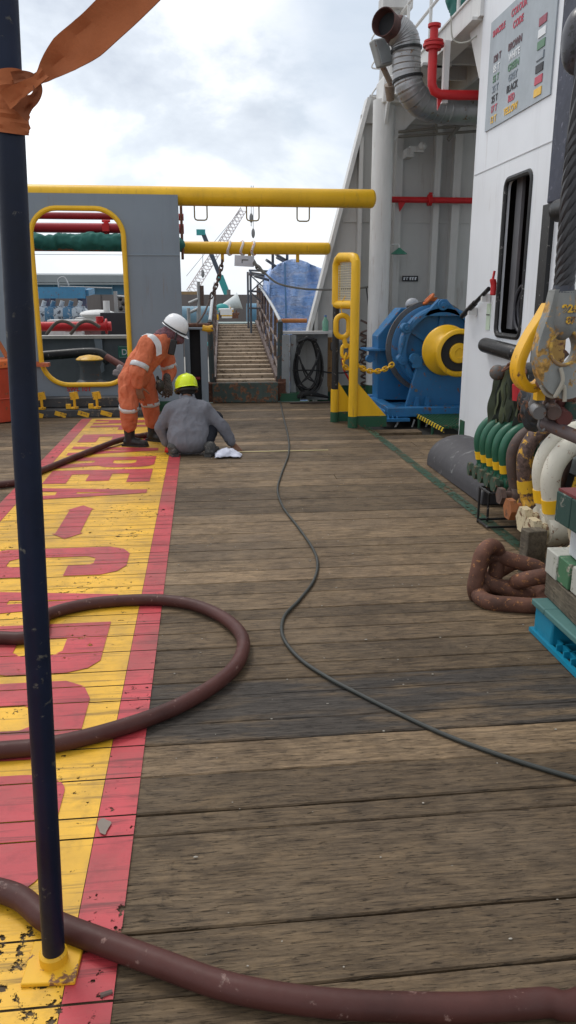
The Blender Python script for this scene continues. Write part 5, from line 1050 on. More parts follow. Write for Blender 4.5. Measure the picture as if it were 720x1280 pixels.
# shoulder band
bb = MB(); pth = smooth_path([J['shN']+V((-.03, .05, .10)), J['shN']+V((.05, -.035, .088)), J['shN']+V((.115, -.07, .01)), J['shN']+V((.12, -.07, -.10))], 6); prev = None
for p in pth:
    ring = [bb.bm.verts.new(p+q) for q in (V((-.028, -.012, -.012)), V((.028, -.008, .012)), V((.028, .02, .012)), V((-.028, .02, -.012)))]
    if prev:
        for k in range(4): bb.bm.faces.new((prev[k], prev[(k+1) % 4], ring[(k+1) % 4], ring[k]))
    prev = ring
bb.build('reflective_band', REFL, N)
def boot(a, fwd, foot, N, m=BOOT, top=.2, s=1.0, name='boot'):
    f = V(fwd).normalized(); sd = f.cross(Z_); 
    def bld(mb):
        h = V((foot.x, foot.y, .05)); capsule(mb, h+V((0, 0, top)), h+V((0, 0, .03)), .068*s, .054*s); capsule(mb, h-f*.03, h+f*.09, .047*s, .046*s)
        for k in (-.015, .015): capsule(mb, h+f*.08+sd*k-Z_*.005, h+f*.165+sd*k-Z_*.012, .036*s, .034*s)
    o = organic(name, bld, m, N, .009, 3)
    b = MB(); out = [(f*x+sd*y) for x, y in ((-.085, -.035), (-.085, .035), (.0, .042), (.12, .052), (.19, .045), (.212, 0), (.19, -.045), (.12, -.052), (0, -.042))]
    b.prism([V((foot.x, foot.y, .0))+q for q in out], (0, 0, .028)); s_ = b.build('sole', m, o); return o
boot(None, (1, -.28, 0), J['anN'], N, top=.25); boot(None, (.8, -.5, 0), J['anF'], N, top=.25)
Rh = helmet(N, J['head']+V((.015, 0, .035)), V((.50, -.10, .86)), V((.86, -.2, -.48)), HELW)
b = MB(); c = J['head']+V((.0, 0, -.0)); b.tube([c+Rh @ V((.118*math.cos(a), .137*math.sin(a), .028)) for a in [2*PI*k/30 for k in range(30)]], .008, 8, closed=True, flat=1); b.build('helmet_strap', BLACK, N)
def scarf(mb):
    j = J; capsule(mb, j['neck']+V((-.02, 0, .01)), j['head']+V((-.01, 0, -.02)), .092, .088); capsule(mb, j['head']+V((.02, -.01, -.03)), j['head']+V((.05, -.03, -.09)), .08, .055)
SC = mat('checked_scarf_cloth', (.20, .085, .10), .9, dirt=.3, scale=60, wear=.55, wearcol=(.05, .05, .07), streak=False); organic('scarf', scarf, SC, N, .011, 3, .012, .05, 2)
b = MB(); q = at(215.5, 434, 8.26); b.box(q, (.07, .04, .16), Matrix.Rotation(.25, 3, 'Y')); b.cyl(q+V((.03, 0, .07)), q+V((.05, 0, .15)), .010); b.build('radio', BLACK, N, bevel=.01)
def glove(mb): hand(mb, J['wrF']+V((0, -.01, .02)), V((.05, -.2, -1)), V((.3, -.9, 0)), V((-.9, 0, 0)), .20, .8, 1.45); capsule(mb, J['wrF']+V((0, 0, .05)), J['wrF']+V((0, 0, -.03)), .045, .045)
organic('glove', glove, mat('grey_black_glove', (.13, .12, .115), .8, dirt=.2, scale=40, wear=.5, wearcol=(.015, .015, .015), streak=False), N, .009, 2)
b = MB(); q = at(200, 489, 8.35); chain(b, smooth_path([at(197, 472, 8.36), q, at(205, 492, 8.36)]), .07, .045, .009); b.sph(q+V((0, 0, .06)), (.05, .04, .07), 10); b.build('tool_pouch', mat('tool_dark', (.03, .03, .028), .5, wear=.4, wearcol=(.2, .19, .16)), N)
b = MB(); [b.box(J['hipN']+V((dx, -.11, dz)), (.10, .02, .004), Matrix.Rotation(.6, 3, 'Y')) for dx, dz in ((.03, -.02),)]; b.build('pocket_opening', mat('pocket_dark', (.14, .03, .012), .9), N)
# ---- squatting man in grey shirt seen from behind
N = empty('person', (-.15, 7.7, 0), 'person in grey shirt and lime helmet squatting with the back to the viewer', 'person')
J = dict(pel=at(236, 553, 7.84)+V((0, 0, .04)), waist=at(236, 540, 7.90), chest=at(236, 517, 7.94), neck=at(234, 499, 8.02), head=at(233, 488, 8.12),
 shN=at(215, 512, 7.93), elN=at(200, 535, 7.95), wrN=at(210, 557, 7.98), shF=at(256, 511, 7.93), elF=at(279, 535, 7.9), wrF=at(292, 557, 7.92),
 hipN=at(227, 556, 7.86)+V((0, 0, .05)), hipF=at(247, 556, 7.86)+V((0, 0, .05)))
fN, fF = gr(217, 572), gr(263, 572)
J['anN'] = V((fN.x+.02, fN.y+.16, .10)); J['anF'] = V((fF.x-.01, fF.y+.14, .10)); J['knN'] = V((J['anN'].x-.06, 8.06, .34)); J['knF'] = V((J['anF'].x+.075, 8.04, .33))
def bodyS(mb):
    j = J; sd = X_; torsoseg(mb, j['pel'], j['waist'], .16, .10, .14, .09, sd); torsoseg(mb, j['waist'], j['chest'], .14, .09, .17, .10, sd); torsoseg(mb, j['chest'], j['neck'], .17, .095, .06, .055, sd); capsule(mb, j['neck'], j['head'], .055, .05)
    for s in 'NF':
        capsule(mb, j['hip'+s], j['kn'+s], .08, .055); capsule(mb, j['kn'+s], j['an'+s], .052, .038); capsule(mb, j['chest'], j['sh'+s], .08, .055); capsule(mb, j['sh'+s], j['el'+s], .047, .038); capsule(mb, j['el'+s], j['wr'+s], .037, .027)
        f = V((j['an'+s].x, j['an'+s].y, .045)); capsule(mb, j['an'+s], f, .036, .034); capsule(mb, f, f+V((0, .14, 0)), .034, .03)
    head(mb, j['head'], V((-.25, .8, -.5)), V((-.1, .5, .86)))
    hand(mb, j['wrF'], V((.45, -.15, -.6)), V((.3, -.8, .3)), V((-.8, -.2, -.3)), .18, .7, 1.2); hand(mb, j['wrN'], V((.25, -.3, -.8)), V((-.5, -.7, .3)), V((.8, -.3, 0)), .17, .9, 1.08)
organic('body', bodyS, SKIN, N, .0085, 2)
def trS(mb):
    j = J
    for s in 'NF': capsule(mb, j['hip'+s]+V((0, .06, .02)), j['kn'+s], .085, .08); capsule(mb, j['kn'+s], j['an'+s]+V((0, .02, .05)), .08, .055)
    torsoseg(mb, j['pel'], j['waist'], .17, .10, .15, .10, X_)
organic('trousers', trS, DKF, N, .013, 4, .010, .08, 3)
def shS(mb):
    j = J; hem = j['pel']+V((0, -.03, -.02)); low = j['pel'].lerp(j['waist'], .6)+V((0, -.03, 0))
    torsoseg(mb, hem, low, .215, .13, .225, .145, X_, 6); torsoseg(mb, low, j['chest'], .225, .145, .20, .13, X_, 6); torsoseg(mb, j['chest'], j['neck'].lerp(j['chest'], .15), .20, .125, .09, .07, X_, 5)
    for s in 'NF': capsule(mb, j['chest']+V((0, .02, .05)), j['sh'+s]+V((0, 0, -.01)), .12, .088); capsule(mb, j['sh'+s]+V((0, 0, -.01)), j['el'+s], .082, .064); capsule(mb, j['el'+s], j['el'+s].lerp(j['wr'+s], .78), .063, .048)
organic('shirt', shS, GREYF, N, .0115, 5, .016, .15, 5)
b = MB(); c = J['neck']+V((-.0, -.02, .01)); b.tube([c+V((.068*math.cos(a), .075*math.sin(a)+.01, .012+.035*math.sin(a))) for a in [2*PI*k/24 for k in range(24)]], .016, 8, closed=True, flat=1.3); b.build('collar', GREYF, N, ang=180)
boot(None, (-.25, 1, 0), V((fN.x, fN.y+.09, 0)), N, SHOE, .035, 1.0, 'shoe'); boot(None, (.35, 1, 0), V((fF.x, fF.y+.09, 0)), N, SHOE, .035, 1.0, 'shoe')
Rh = helmet(N, J['head']+V((0, 0, .045)), V((-.08, .30, .95)), V((-.35, .85, -.3)), HELY)
hairf = lambda mb: (mb.sph(J['head']+V((.01, -.03, .005)), (.087, .09, .085), 20), None)
organic('hair', hairf, mat('black_hair', (.012, .011, .011), .7, dirt=0, scale=60, bmp=.4), N, .01, 2, .004, .02, 1)
b = MB(); c = J['head']+V((.02, -.1, .03)); b.tube([J['head']+V((.0, 0, .02))+Rh @ V((.108*math.cos(a), .128*math.sin(a), -.028)) for a in [2*PI*k/30 for k in range(30)]], .012, 8, closed=True, flat=1.2); b.build('helmet_strap', BLACK, N)
# things they hold
b = MB(); c = gr(284, 571); gv = []
for i in range(33):
    for j in range(25):
        u, v = i/32-.5, j/24-.5; k = 1+.25*noise.noise(V((u*3, v*3, 4))); x = c.x+u*.26*k; y = c.y+v*.22*k; e_ = max(abs(u), abs(v))*2
        z = .012+(.075*(1-e_**2))*(.55+.45*(1-2*abs(noise.noise(V((u*5, v*5, 1))))))+.012*(1-2*abs(noise.noise(V((u*6+v*3, v*3, 7)))))
        gv.append(b.bm.verts.new((x+.012*noise.noise(V((u*9, v*9, 2))), y, max(.006, z))))
for i in range(32):
    for j in range(24): b.bm.faces.new((gv[i*25+j], gv[(i+1)*25+j], gv[(i+1)*25+j+1], gv[i*25+j+1]))
o = b.build('white_cloth', mat('white_cloth', (.62, .64, .74), .85, dirt=.15, scale=20, streak=False), ang=180); sm = o.modifiers.new('s', 'SOLIDIFY'); sm.thickness = .003
tag(o, 'crumpled white cloth on the planks by the squatting man\'s hand', 'cloth')
q = gr(213, 568)+V((0, .0, .05)); o = empty('spray_can', q, 'small red and white container held in the squatting man\'s left hand', 'container')
b = MB(); b.cyl(q+V((-.05, 0, 0)), q+V((.05, -.02, -.02)), .028); b.build('can_body', RED, o); b = MB(); b.cyl(q+V((-.02, 0, -.006)), q+V((.02, -.01, -.014)), .0295); b.build('white_label', WHITE, o)
# ------------------------------------------------------------ gangway
N = empty('gangway', (.66, 11.9, 0), 'long steel gangway with cleated wooden treads and rusty handrails leading off the ship', 'gangway')
g0, g1 = 11.95, 19.8; zz0, zz1 = .30, .93; hw = .46; xc0 = (at(270, 478, g0).x+at(345, 478, g0).x)/2; xc1 = (at(274, 402, g1).x+at(318, 402, g1).x)/2
gp = lambda t, u, h=0: V((xc0+(xc1-xc0)*t+u, g0+(g1-g0)*t, zz0+(zz1-zz0)*t+h))
b = MB(); b.box((xc0-.02, 11.86, .15), (1.0, .14, .30)); b.build('end_box', RUSTP, N, bevel=.01)
b = MB(); b.box((xc0-.60, 11.95, .15), (.18, .12, .30)); b.box((xc0+.55, 11.95, .17), (.12, .10, .34)); b.box((xc0-.2, 11.82, .29), (1.6, .05, .02)); b.build('rust_plates', RUST, N)
b = MB(); me = b.prism([gp(0, -hw, -.06), gp(0, hw, -.06), gp(1, hw, -.06), gp(1, -hw, -.06)], (0, 0, .03)); b.build('walkway_base', mat('walk_base', (.13, .10, .075), .8, dirt=.5, scale=4), N)
TR = mat('gangway_tread', (.44, .34, .24), .8, dirt=.6, var=.25, scale=7, wear=.35, wearcol=(.18, .13, .09), streak=False)
for k in range(17):
    t = (k+.3)/17; b = MB(); p = gp(t, 0, -.02); b.box(p, (hw*2, .20, .07), Matrix.Rotation(-.02, 3, 'X')); b.build('tread', TR, N, bevel=.01)
b = MB(); b.box(gp(1.0, 0, -.02)+V((0, .6, 0)), (1.0, 1.1, .05)); b.build('top_landing', mat('landing_green', (.24, .30, .28), .6, dirt=.4), N)
b = MB()
for s in (-1, 1): b.beam(gp(0, s*(hw+.03)), gp(1, s*(hw+.03)), .06, .16)
b.build('side_girder', BRNST, N)
RB = mat('railing_brown', (.13, .085, .065), .65, dirt=.5, wear=.35, wearcol=(.22, .20, .18), scale=8); RD = mat('railing_dark', (.04, .055, .055), .5, dirt=.3, wear=.3)
for s in (-1, 1):
    e = MB()
    for k in range(8):
        t = .0+k/7; bb = MB(); lean = -s*.0; bb.cyl(gp(t, s*(hw+.06), -.05), gp(t, s*(hw+.07), .93 if k else .90), .028 if k else .042, n=10); bb.build('rail_post', RD if k in (0,) else RB, N)
    bb = MB(); bb.tube(smooth_path([gp(.0, s*(hw+.07), .91), gp(.25, s*(hw+.07), .96), gp(.6, s*(hw+.07), .97), gp(1, s*(hw+.07), .97)], 4), .026, 10); bb.build('top_rail', GALV, N)
    bb = MB(); bb.cyl(gp(.02, s*(hw+.06), .12), gp(.5, s*(hw+.06), .45), .02); bb.cyl(gp(.02, s*(hw+.06), .55), gp(1, s*(hw+.06), .55), .018); bb.cyl(gp(.5, s*(hw+.06), .1), gp(1, s*(hw+.06), .5), .02); bb.build('mid_rail', RB, N)
# left gangway clutter: second rail, frames and pipes beyond the bulwark
o = empty('grey_rail_frame', (-.2, 13.5, 0), 'light grey pipe rail frame standing left of the gangway', 'railing')
b = MB()
for px in (236, 248): q = at(px, 400, 13.6); b.cyl((q.x, 13.6, -.5), (q.x, 13.6, at(px, 385, 13.6).z), .03, n=10)
for py in (376, 388): a_, c_ = at(236, py+3, 13.6), at(250, py-3, 13.6); b.cyl(a_, c_, .025, n=10)
q = at(248, 352, 13.6); b.cyl((q.x, 13.6, 1), (q.x, 13.6, q.z), .03, n=10); b.build('frame_tubes', GALV, o)
b = MB(); q = at(252, 357, 13.6); b.cyl((q.x, 13.6, q.z), (q.x, 13.6, at(252, 382, 13.6).z), .035); b.build('dark_rod', BRNST, o)
for i, (py, col, l) in enumerate(((485, RED, 'lowest red pipe seen through the gap left of the gangway'), (446, RUST, 'rusty pipe seen through the gap left of the gangway, above the red one'))):
    a_ = at(245, py, 13.2); tag(MB().cyl(a_, a_+V((.2, .0, -.01)), .045).build('quay_pipe', col), l, 'pipe')
q = at(245, 470, 13.3); b = MB(); b.cyl((q.x, 13.3, -.6), (q.x, 13.3, 1.0), .022); b.cyl((q.x+.12, 13.4, -.6), (q.x+.12, 13.4, .8), .02); tag(b.build('scaffold_pole', BRNST), 'two thin rusty scaffold poles in the gap left of the gangway', 'pole')
b = MB(); a_, c_ = at(208, 397, 12.2), at(232, 397, 12.2); 
for k, (px, py) in enumerate(((395, 403),)):
    a_, c_ = at(346, py-2, 13.0), at(412, py-2, 13.0); tag(MB().cyl(a_+V((0, 0, 0)), V((1.75, 13.0, a_.z)), .035).build('orange_pipe', mat('orange_pipe', (.48, .19, .06), .55, dirt=.3)), 'orange-brown horizontal pipe right of the gangway', 'pipe')
for i, (py, m) in enumerate(((448, RUST), (474, RED), (462, BRNST))): a_ = at(346, py, 14.0); tag(MB().cyl(a_, a_+V((.5, 0, 0)), .04).build('side_pipe', m), ('rusty pipe in the narrow gap right of the gangway', 'red pipe low in the narrow gap right of the gangway', 'dull brown pipe in the middle of the gap right of the gangway')[i], 'pipe')
q = at(350, 436, 15); b = MB(); b.sph(q, (.08, .09, .09), 14); b.cyl(q+V((0, .3, 0)), q+V((.4, .3, 0)), .09); tag(b.build('white_drum', WHITE2), 'white rounded vessel glimpsed right of the gangway rail', 'vessel')
# ------------------------------------------------------------ things seen through the big opening
def hpipe(x0, x1, Y, z, r, m, name, label): 
    return tag(MB().cyl((x0, Y, z), (x1, Y, z), r, n=20).build(name, m), label, 'pipe')
z1_ = at(100, 268, 12.3).z; hpipe(-4, -.21, 12.45, at(100, 270, 12.45).z, .05, DRED, 'dark_red_pipe', 'upper dark red pipe across the top of the opening')
o = empty('red_fire_pipe', (-2, 12.3, 2.56), 'thicker dark red pipe with a valve below the upper one, above the green tarp', 'pipe'); zr_ = at(100, 285, 12.3).z
MB().cyl((-4, 12.3, zr_), (-.21, 12.3, zr_), .07, n=24).build('pipe', mat('pipe_crimson', (.33, .012, .022), .4, dirt=.2), o)
q = at(133, 285, 12.3); b = MB(); b.cyl((q.x, 12.3, zr_-.11), (q.x, 12.3, zr_+.10), .04); b.cyl((q.x-.06, 12.3, zr_+.10), (q.x+.06, 12.3, zr_+.10), .018); b.box((q.x, 12.25, zr_), (.10, .12, .10)); b.build('valve', RED, o)
def tarpf(mb):
    z = at(100, 300, 12.2).z
    for k in range(26): x = -4+.139*k; capsule(mb, (x, 12.2, z-.02+.02*math.sin(k*1.9)), (x+.2, 12.2, z-.03+.02*math.sin(k*1.9+1)), .10+.012*math.sin(k*.8), .105+.012*math.sin(k*.8+.5), 12)
o = organic('rolled_tarp', tarpf, mat('green_tarp_cloth', (.012, .10, .085), .7, dirt=.3), None, .022, 2, .035, .14, 5); tag(o, 'long rolled dark green tarp hanging under the red pipe', 'tarp')
tag(MB().beam((-4, 12.25, at(100, 312, 12.25).z), (-.21, 12.25, at(100, 312, 12.25).z), .05, .05).build('brown_timber_rail', mat('orange_brown_rail', (.30, .12, .06), .6, dirt=.3)), 'orange-brown rail directly beneath the rolled green tarp', 'rail')
tag(MB().cyl((-.24, 12.2, 2.1), (-.24, 12.2, 2.9), .02).build('tie_rod', RUST), 'thin rusty rod at the right edge of the grey wall behind the beam end', 'rod')
# outer bulwark behind
N = empty('outer_bulwark', (-2.2, 13.2, 0), 'low dark grey outer bulwark with a pale top rail seen through the opening', 'bulwark'); zt = at(100, 421, 13.2).z
b = MB(); b.box((-2.3, 13.25, zt/2-.1), (4.0, .04, zt+.15)); b.build('plating', mat('outer_plating_grey', (.13, .15, .165), .55, dirt=.4), N)  # darker grey than the main wall, over the whole plating
b = MB(); b.box((-2.3, 13.18, zt), (4.0, .22, .05)); b.build('top_rail', mat('rail_beige', (.42, .41, .38), .5, dirt=.3), N)
q = at(123, 440, 13.1); b = MB(); b.prism([(q.x-.06, 13.1, zt), (q.x+.07, 13.1, zt-.04), (q.x+.07, 13.1, zt-.55), (q.x, 13.1, zt-.6)], (0, .1, 0)); b.build('stay_plate', GREYW, N)
q = at(154, 440, 13.2); sg = MB().box((q.x+.02, 13.21, q.z), (.20, .012, .20)).build('letter_sign', mat('sign_teal', (.03, .20, .15), .5, dirt=0)); tag(sg, 'small green square sign with white letter D on the outer bulwark', 'sign')
b = MB(); me = text_mesh('D', .13, .002, .002, 'CENTER'); b.mesh(me, basis((q.x+.02, 13.2, q.z-.045), X_, Z_, -Y_)); b.bm.faces.ensure_lookup_table(); b.build('letter', WHITE, sg); b = MB(); b.tube([(q.x+.02+x, 13.2, q.z+z) for x, z in rect(-.085, -.085, .085, .085)], .004, 4, closed=True); b.build('white_border', WHITE, sg)
b = MB(); hh = [at(40, 446, 12.7), at(75, 443, 12.7), at(120, 441, 12.7), at(136, 452, 12.65)]; b.tube(smooth_path(hh), .075, 16); tag(b.build('thick_black_hose', BLACK), 'thick black hose lying across behind the opening above the bollard', 'hose')
b = MB(); b.tube([at(133, 446, 12.6), at(150, 456, 12.5), at(157, 461, 12.45)], .055, 14); tag(b.build('maroon_hose_end', mat('hose_end', (.17, .06, .05), .5)), 'maroon hose end behind the opening next to the bollard', 'hose')
def rag(mb):
    for px, py, r in ((150, 461, .05), (148, 466, .05), (152, 468, .045), (144, 466, .04)): mb.sph(at(px, py, 12.35), (r, r*.6, r*1.3), 12)
o = organic('pale_rag', rag, mat('pale_rag', (.48, .42, .42), .9), None, .012, 2, .02, .05, 1); tag(o, 'pale pinkish rag hanging on the hose end by the bollard', 'rag')
N = empty('bollard', (-1.7, 12.2, 0), 'dark mooring bollard with a yellow domed cap behind the opening', 'bollard'); q = at(112, 450, 12.2); q2 = at(112, 478, 12.2)
b = MB(); b.lathe([(.24, q2.z-.25), (.24, q2.z), (.17, q2.z+.05), (.15, q.z-.10), (.18, q.z-.04), (.20, q.z)], (q.x, 12.2, 0), n=36); b.box((q.x, 12.2, q2.z/2-.15), (.7, .5, .3)); b.build('bollard_body', mat('bollard_grey', (.07, .08, .085), .5, dirt=.3, wear=.2), N)
b = MB(); b.lathe([(.20, q.z), (.205, q.z+.015), (.15, q.z+.055), (.05, q.z+.075), (.0005, q.z+.08)], (q.x, 12.2, 0), n=36); b.build('yellow_cap', YELW, N)
q = at(102, 408, 15); o = hpipe(at(40, 408, 15).x-2, at(139, 408, 15).x, 15, q.z, .085, RED, 'fat_red_pipe', 'fat bright red pipe lying on the quay behind the outer bulwark')
b = MB(); q = at(132, 408, 15); b.cyl((q.x, 15, q.z), (q.x+.03, 15, q.z), .14); b.cyl((q.x-.1, 15, q.z), (q.x-.1, 15, q.z+.18), .07); b.build('flange', RED, o)
b = MB(); 
for k in range(2): a_ = at(58+30*k, 418, 14.8); b.tube(smooth_path([a_, at(70+30*k, 404, 14.8), at(82+30*k, 402, 14.8), at(95+30*k, 409, 14.8)]), .03, 8)
tag(b.build('draped_cable', mat('brown_cable', (.10, .085, .07), .7)), 'brownish cable draped over the fat red pipe', 'cable')
# quay machinery
for i, (px, w_, c, l) in enumerate(((72, .32, (.5, .5, .5), 'white electrical cabinet under the red pipe, left one'), (93, .34, (.6, .45, .45), 'white cabinet with red stripes under the red pipe'))):
    q = at(px, 411, 16); o = MB().box((q.x, 16, q.z-.1), (w_, .3, .55)).build('cabinet', WHITE2, bevel=.01); tag(o, l, 'cabinet')
    if i: [MB().box((q.x, 15.84, q.z-.02+.09*k), (w_*.9, .01, .04)).build('red_stripe', RED, o) for k in range(2)]
    else: MB().box((q.x, 15.84, q.z+.05), (.1, .01, .1)).build('label_plate', DARK, o)
N = empty('pump_skid', at(85, 395, 19), 'row of blue and dark pump engines on the quay under a blue gantry', 'pump'); rnd = random.Random(3)
b = MB(); q0 = at(52, 395, 19); q1 = at(105, 395, 19); b.box(((q0.x+q1.x)/2, 19, q0.z-.35), (q1.x-q0.x+.6, .8, .6)); b.build('dark_base', mat('skid_dark', (.03, .033, .04), .6), N)
for k in range(5):
    q = at(56+11*k, 394, 19); b = MB(); b.lathe([(.0005, -.06), (.12, -.04), (.19, 0), (.19, .8)], q+V((0, -.5, 0)), Y_, 20); b.cyl(q+V((0, -.3, .1)), q+V((.08, -.3, .32)), .05); b.box(q+V((.05, -.3, .16)), (.22, .2, .09)); b.build('engine', mat('engine_blue', (.05, .14, .24), .4, wear=.3, wearcol=(.4, .4, .42)) if k % 2 else mat('engine_white', (.35, .40, .45), .4, wear=.4, wearcol=(.04, .05, .07)), N)
N = empty('blue_gantry', at(90, 380, 21), 'blue steel gantry frame standing on the quay with dark legs', 'gantry'); q0, q1 = at(48, 366, 21), at(107, 366, 21)
BB = mat('gantry_blue', (.06, .22, .38), .5, wear=.15)
b = MB(); b.beam(q0, q1, .2, .28); b.beam(q0+V((0, 1.2, .05)), q1+V((0, 1.2, .05)), .15, .2); b.beam(q1, q1+V((0, 1.2, .05)), .15, .15); b.build('top_beam', BB, N)
for px in (59, 66, 100, 105): q = at(px, 370, 21+.3*(px % 3)); b = MB(); b.beam(q, V((q.x, q.y, -.6)), .12, .12); b.build('gantry_leg', mat('gantry_leg_dark', (.06, .07, .12), .5, wear=.2, wearcol=(.2, .08, .08)), N)
b = MB(); q = at(74, 362, 21); b.tube(smooth_path([q, q+V((0, 0, .25)), q+V((.15, 0, .3)), q+V((.25, 0, .1))]), .02, 6); b.cyl(at(75, 358, 21), at(140, 360, 21.5), .015, n=6); b.build('handrail', GALV, N)
N = empty('valve_mast', at(144, 390, 17), 'upright grey instrument rack with small black gauges near the right side of the opening', 'rack'); q = at(144, 364, 17)
b = MB(); b.beam(q, V((q.x, 17, -.5)), .07, .07); b.cyl(q+V((0, 0, -.1)), q+V((.25, 0, -.12)), .025, n=8); b.build('mast', GALV, N)
b = MB(); [b.sph(q+V((.10+.06*(k % 2), -.05, -.15-.10*k)), .05, 10) for k in range(6)]; b.build('gauges', BLACK, N)
q = at(150, 408, 16.5); tag(MB().box((q.x, 16.5, q.z-.1), (.7, .6, .75)).build('black_tank', mat('tank_black', (.03, .03, .035), .5)), 'black box tank on the quay at the right side of the opening', 'tank')
q = at(118, 402, 18); b = MB(); b.box(q+V((0, 0, -.05)), (.75, .5, .28)); b.sph(q+V((.1, -.1, .16)), (.4, .3, .10), 16); b.cyl(q+V((.32, -.3, -.2)), q+V((.32, -.3, .45)), .07); tag(b.build('covered_machine', WHITE2), 'pale covered machine beside the black upright in the opening', 'machine')
q = at(113, 410, 16.4); def_b = MB(); def_b.sph(q, (.30, .2, .12), 16); def_b.box(q+V((0, 0, -.1)), (.55, .3, .1)); tag(def_b.build('reddish_engine', mat('pinkish_machine', (.25, .13, .13), .6, wear=.3)), 'low reddish machine part behind the right end of the fat red pipe', 'machine')
# concrete breakwater and shed
o = empty('concrete_wall', (0, 42, -1.8), 'long grey-brown concrete wall across the quay in the distance', 'wall'); b = MB(); b.box((0, 42, -.1), (70, 1.2, 3.6)); b.build('wall_body', mat('brown_concrete', (.15, .135, .13), .85, dirt=.5, var=.12, scale=.5), o)
b = MB(); [b.box((-33+2.8*k, 41.38, 0), (.04, .05, 3.4)) for k in range(24)]; b.build('panel_joint', mat('joint_dark', (.08, .07, .07), .9), o)
b = MB(); [b.cyl((-30+3.5*k, 41.9, 1.68), (-30+3.5*k, 41.9, 1.95), .10, n=8) for k in range(17)]; b.build('top_stub', mat('stub', (.2, .18, .17), .8), o)
o = empty('warehouse', (-15, 75, -1.8), 'long low warehouse with blue wall panels and grey roof in the distance', 'building'); zz = at(100, 347, 75).z; zw = at(100, 356, 75).z
b = MB(); b.box((-21, 80, (zw-1.8)/2), (30, 10, zw+1.8)); b.build('blue_wall', mat('shed_blue', (.065, .17, .26), .6, dirt=.3, scale=.6), o)
b = MB(); b.prism([(-37, 74, zw), (-37, 80, zz+.3), (-37, 86, zw), (-37, 86, zw+.1), (-37, 80, zz+.5), (-37, 74, zw+.15)], (32, 0, 0)); b.box((-21, 74.2, (zz+zw)/2+.2), (31, .3, zz-zw)); b.build('grey_roof', mat('shed_roof', (.24, .27, .28), .6, dirt=.2, scale=.5), o)
[MB().box((-34+2.6*k, 74.85, zw/2), (.12, .1, zw+.5)).build('wall_rib', mat('shed_rib', (.12, .25, .33), .6), o) for k in range(11)]
# blue tarp clad structure
N = empty('tarp_shelter', (1.9, 16.2, -.6), 'scaffold tower wrapped in bright blue striped tarpaulin behind the gangway', 'shelter')
m_, nt, bs = newmat('blue_striped_tarp'); vec = coords(nt, (1, 1, 1)); wv = nd(nt, 'ShaderNodeTexWave', Scale=1.5, Distortion=9.0, Detail=4); wv.bands_direction = 'Z'; lk(nt, vec, wv.inputs['Vector']); n1 = nz(nt, vec, 2.2, 6, .6, .8)
c = mix(nt, ramp(nt, wv.outputs['Fac'], [(.80, 0), (.97, .35)]), mix(nt, ramp(nt, n1, [(.3, 0), (.7, 1)]), (.12, .33, .80), (.48, .62, .92)), (.60, .63, .78)); lk(nt, c, bs.inputs['Base Color']); bs.inputs['Roughness'].default_value = .35; bump(nt, bs, nz(nt, coords(nt, (1, 1, 2.5)), 5, 8, .65, 1.5), .9, .06)
TP = m_
ty = 16.2; pl = [(336, 424), (336, 380), (337, 347), (344, 334), (357, 326), (372, 325), (392, 333), (412, 340), (412, 424)]
def tarpbox():
    bm = bmesh.new(); top = smooth_path([V((x, y, 0)) for x, y in pl[1:-1]], 6)
    b = MB(); P2 = [at(337, 470, ty)]+[at(p.x, p.y, ty) for p in top]+[at(414, 470, ty)]
    nrow = 34; cols_ = []
    xl, xr = P2[0].x, P2[-1].x; ncol = 40; topz = []
    for i in range(ncol+1):
        x = xl+(xr-xl)*i/ncol
        zs = [a.z+(b_.z-a.z)*(x-a.x)/(b_.x-a.x) for a, b_ in zip(P2, P2[1:]) if a.x-1e-6 <= x <= b_.x+1e-6 and abs(b_.x-a.x) > 1e-5]
        topz.append(max(zs) if zs else P2[1].z)
    for side_ in (0, 1):
        pass
    front, back = [], []
    for i in range(ncol+1):
        x = xl+(xr-xl)*i/ncol; f, k_ = [], []
        for j in range(nrow+1):
            z = -.6+(topz[i]+.6)*j/nrow; q = V((x*4.2, z*1.3, 0)); ed = math.sin(PI*i/ncol)
            d = (1-2*abs(noise.noise(q+V((z*.8, 0, 0)))))*.13+.04*noise.noise(q*3)+.05*abs(math.sin((x-z*.35)*6)); 
            f.append(b.bm.verts.new((x+.03*noise.noise(V((z*4, x, 3))), ty-.15*ed-d*.9, z))); k_.append(b.bm.verts.new((x, ty+1.6+d, z)))
        front.append(f); back.append(k_)
    for G_ in (front, back):
        for i in range(ncol):
            for j in range(nrow): b.bm.faces.new((G_[i][j], G_[i+1][j], G_[i+1][j+1], G_[i][j+1]))
    for i in range(ncol): b.bm.faces.new((front[i][-1], front[i+1][-1], back[i+1][-1], back[i][-1]))
    for j in range(nrow):
        b.bm.faces.new((front[0][j], front[0][j+1], back[0][j+1], back[0][j])); b.bm.faces.new((front[-1][j], front[-1][j+1], back[-1][j+1], back[-1][j]))
    return b
tarpbox().build('tarp_cover', TP, N, ang=180)
b = MB()
for p, q in (((318, 345), (350, 354)), ((333, 325), (352, 338)), ((345, 318), (362, 328)), ((341, 312), (341, 345)), ((359, 315), (359, 330)), ((346, 322), (368, 334))): b.cyl(at(p[0], p[1], ty-.1), at(q[0], q[1], ty+.3), .028, n=8)
b.build('scaffold_tube', STEEL, N)
q0 = at(356, 328, ty-.25); b = MB(); b.cyl(q0, at(358, 420, ty-.25), .018, n=8); b.build('batten', mat('batten_blue', (.10, .22, .42), .5), N)
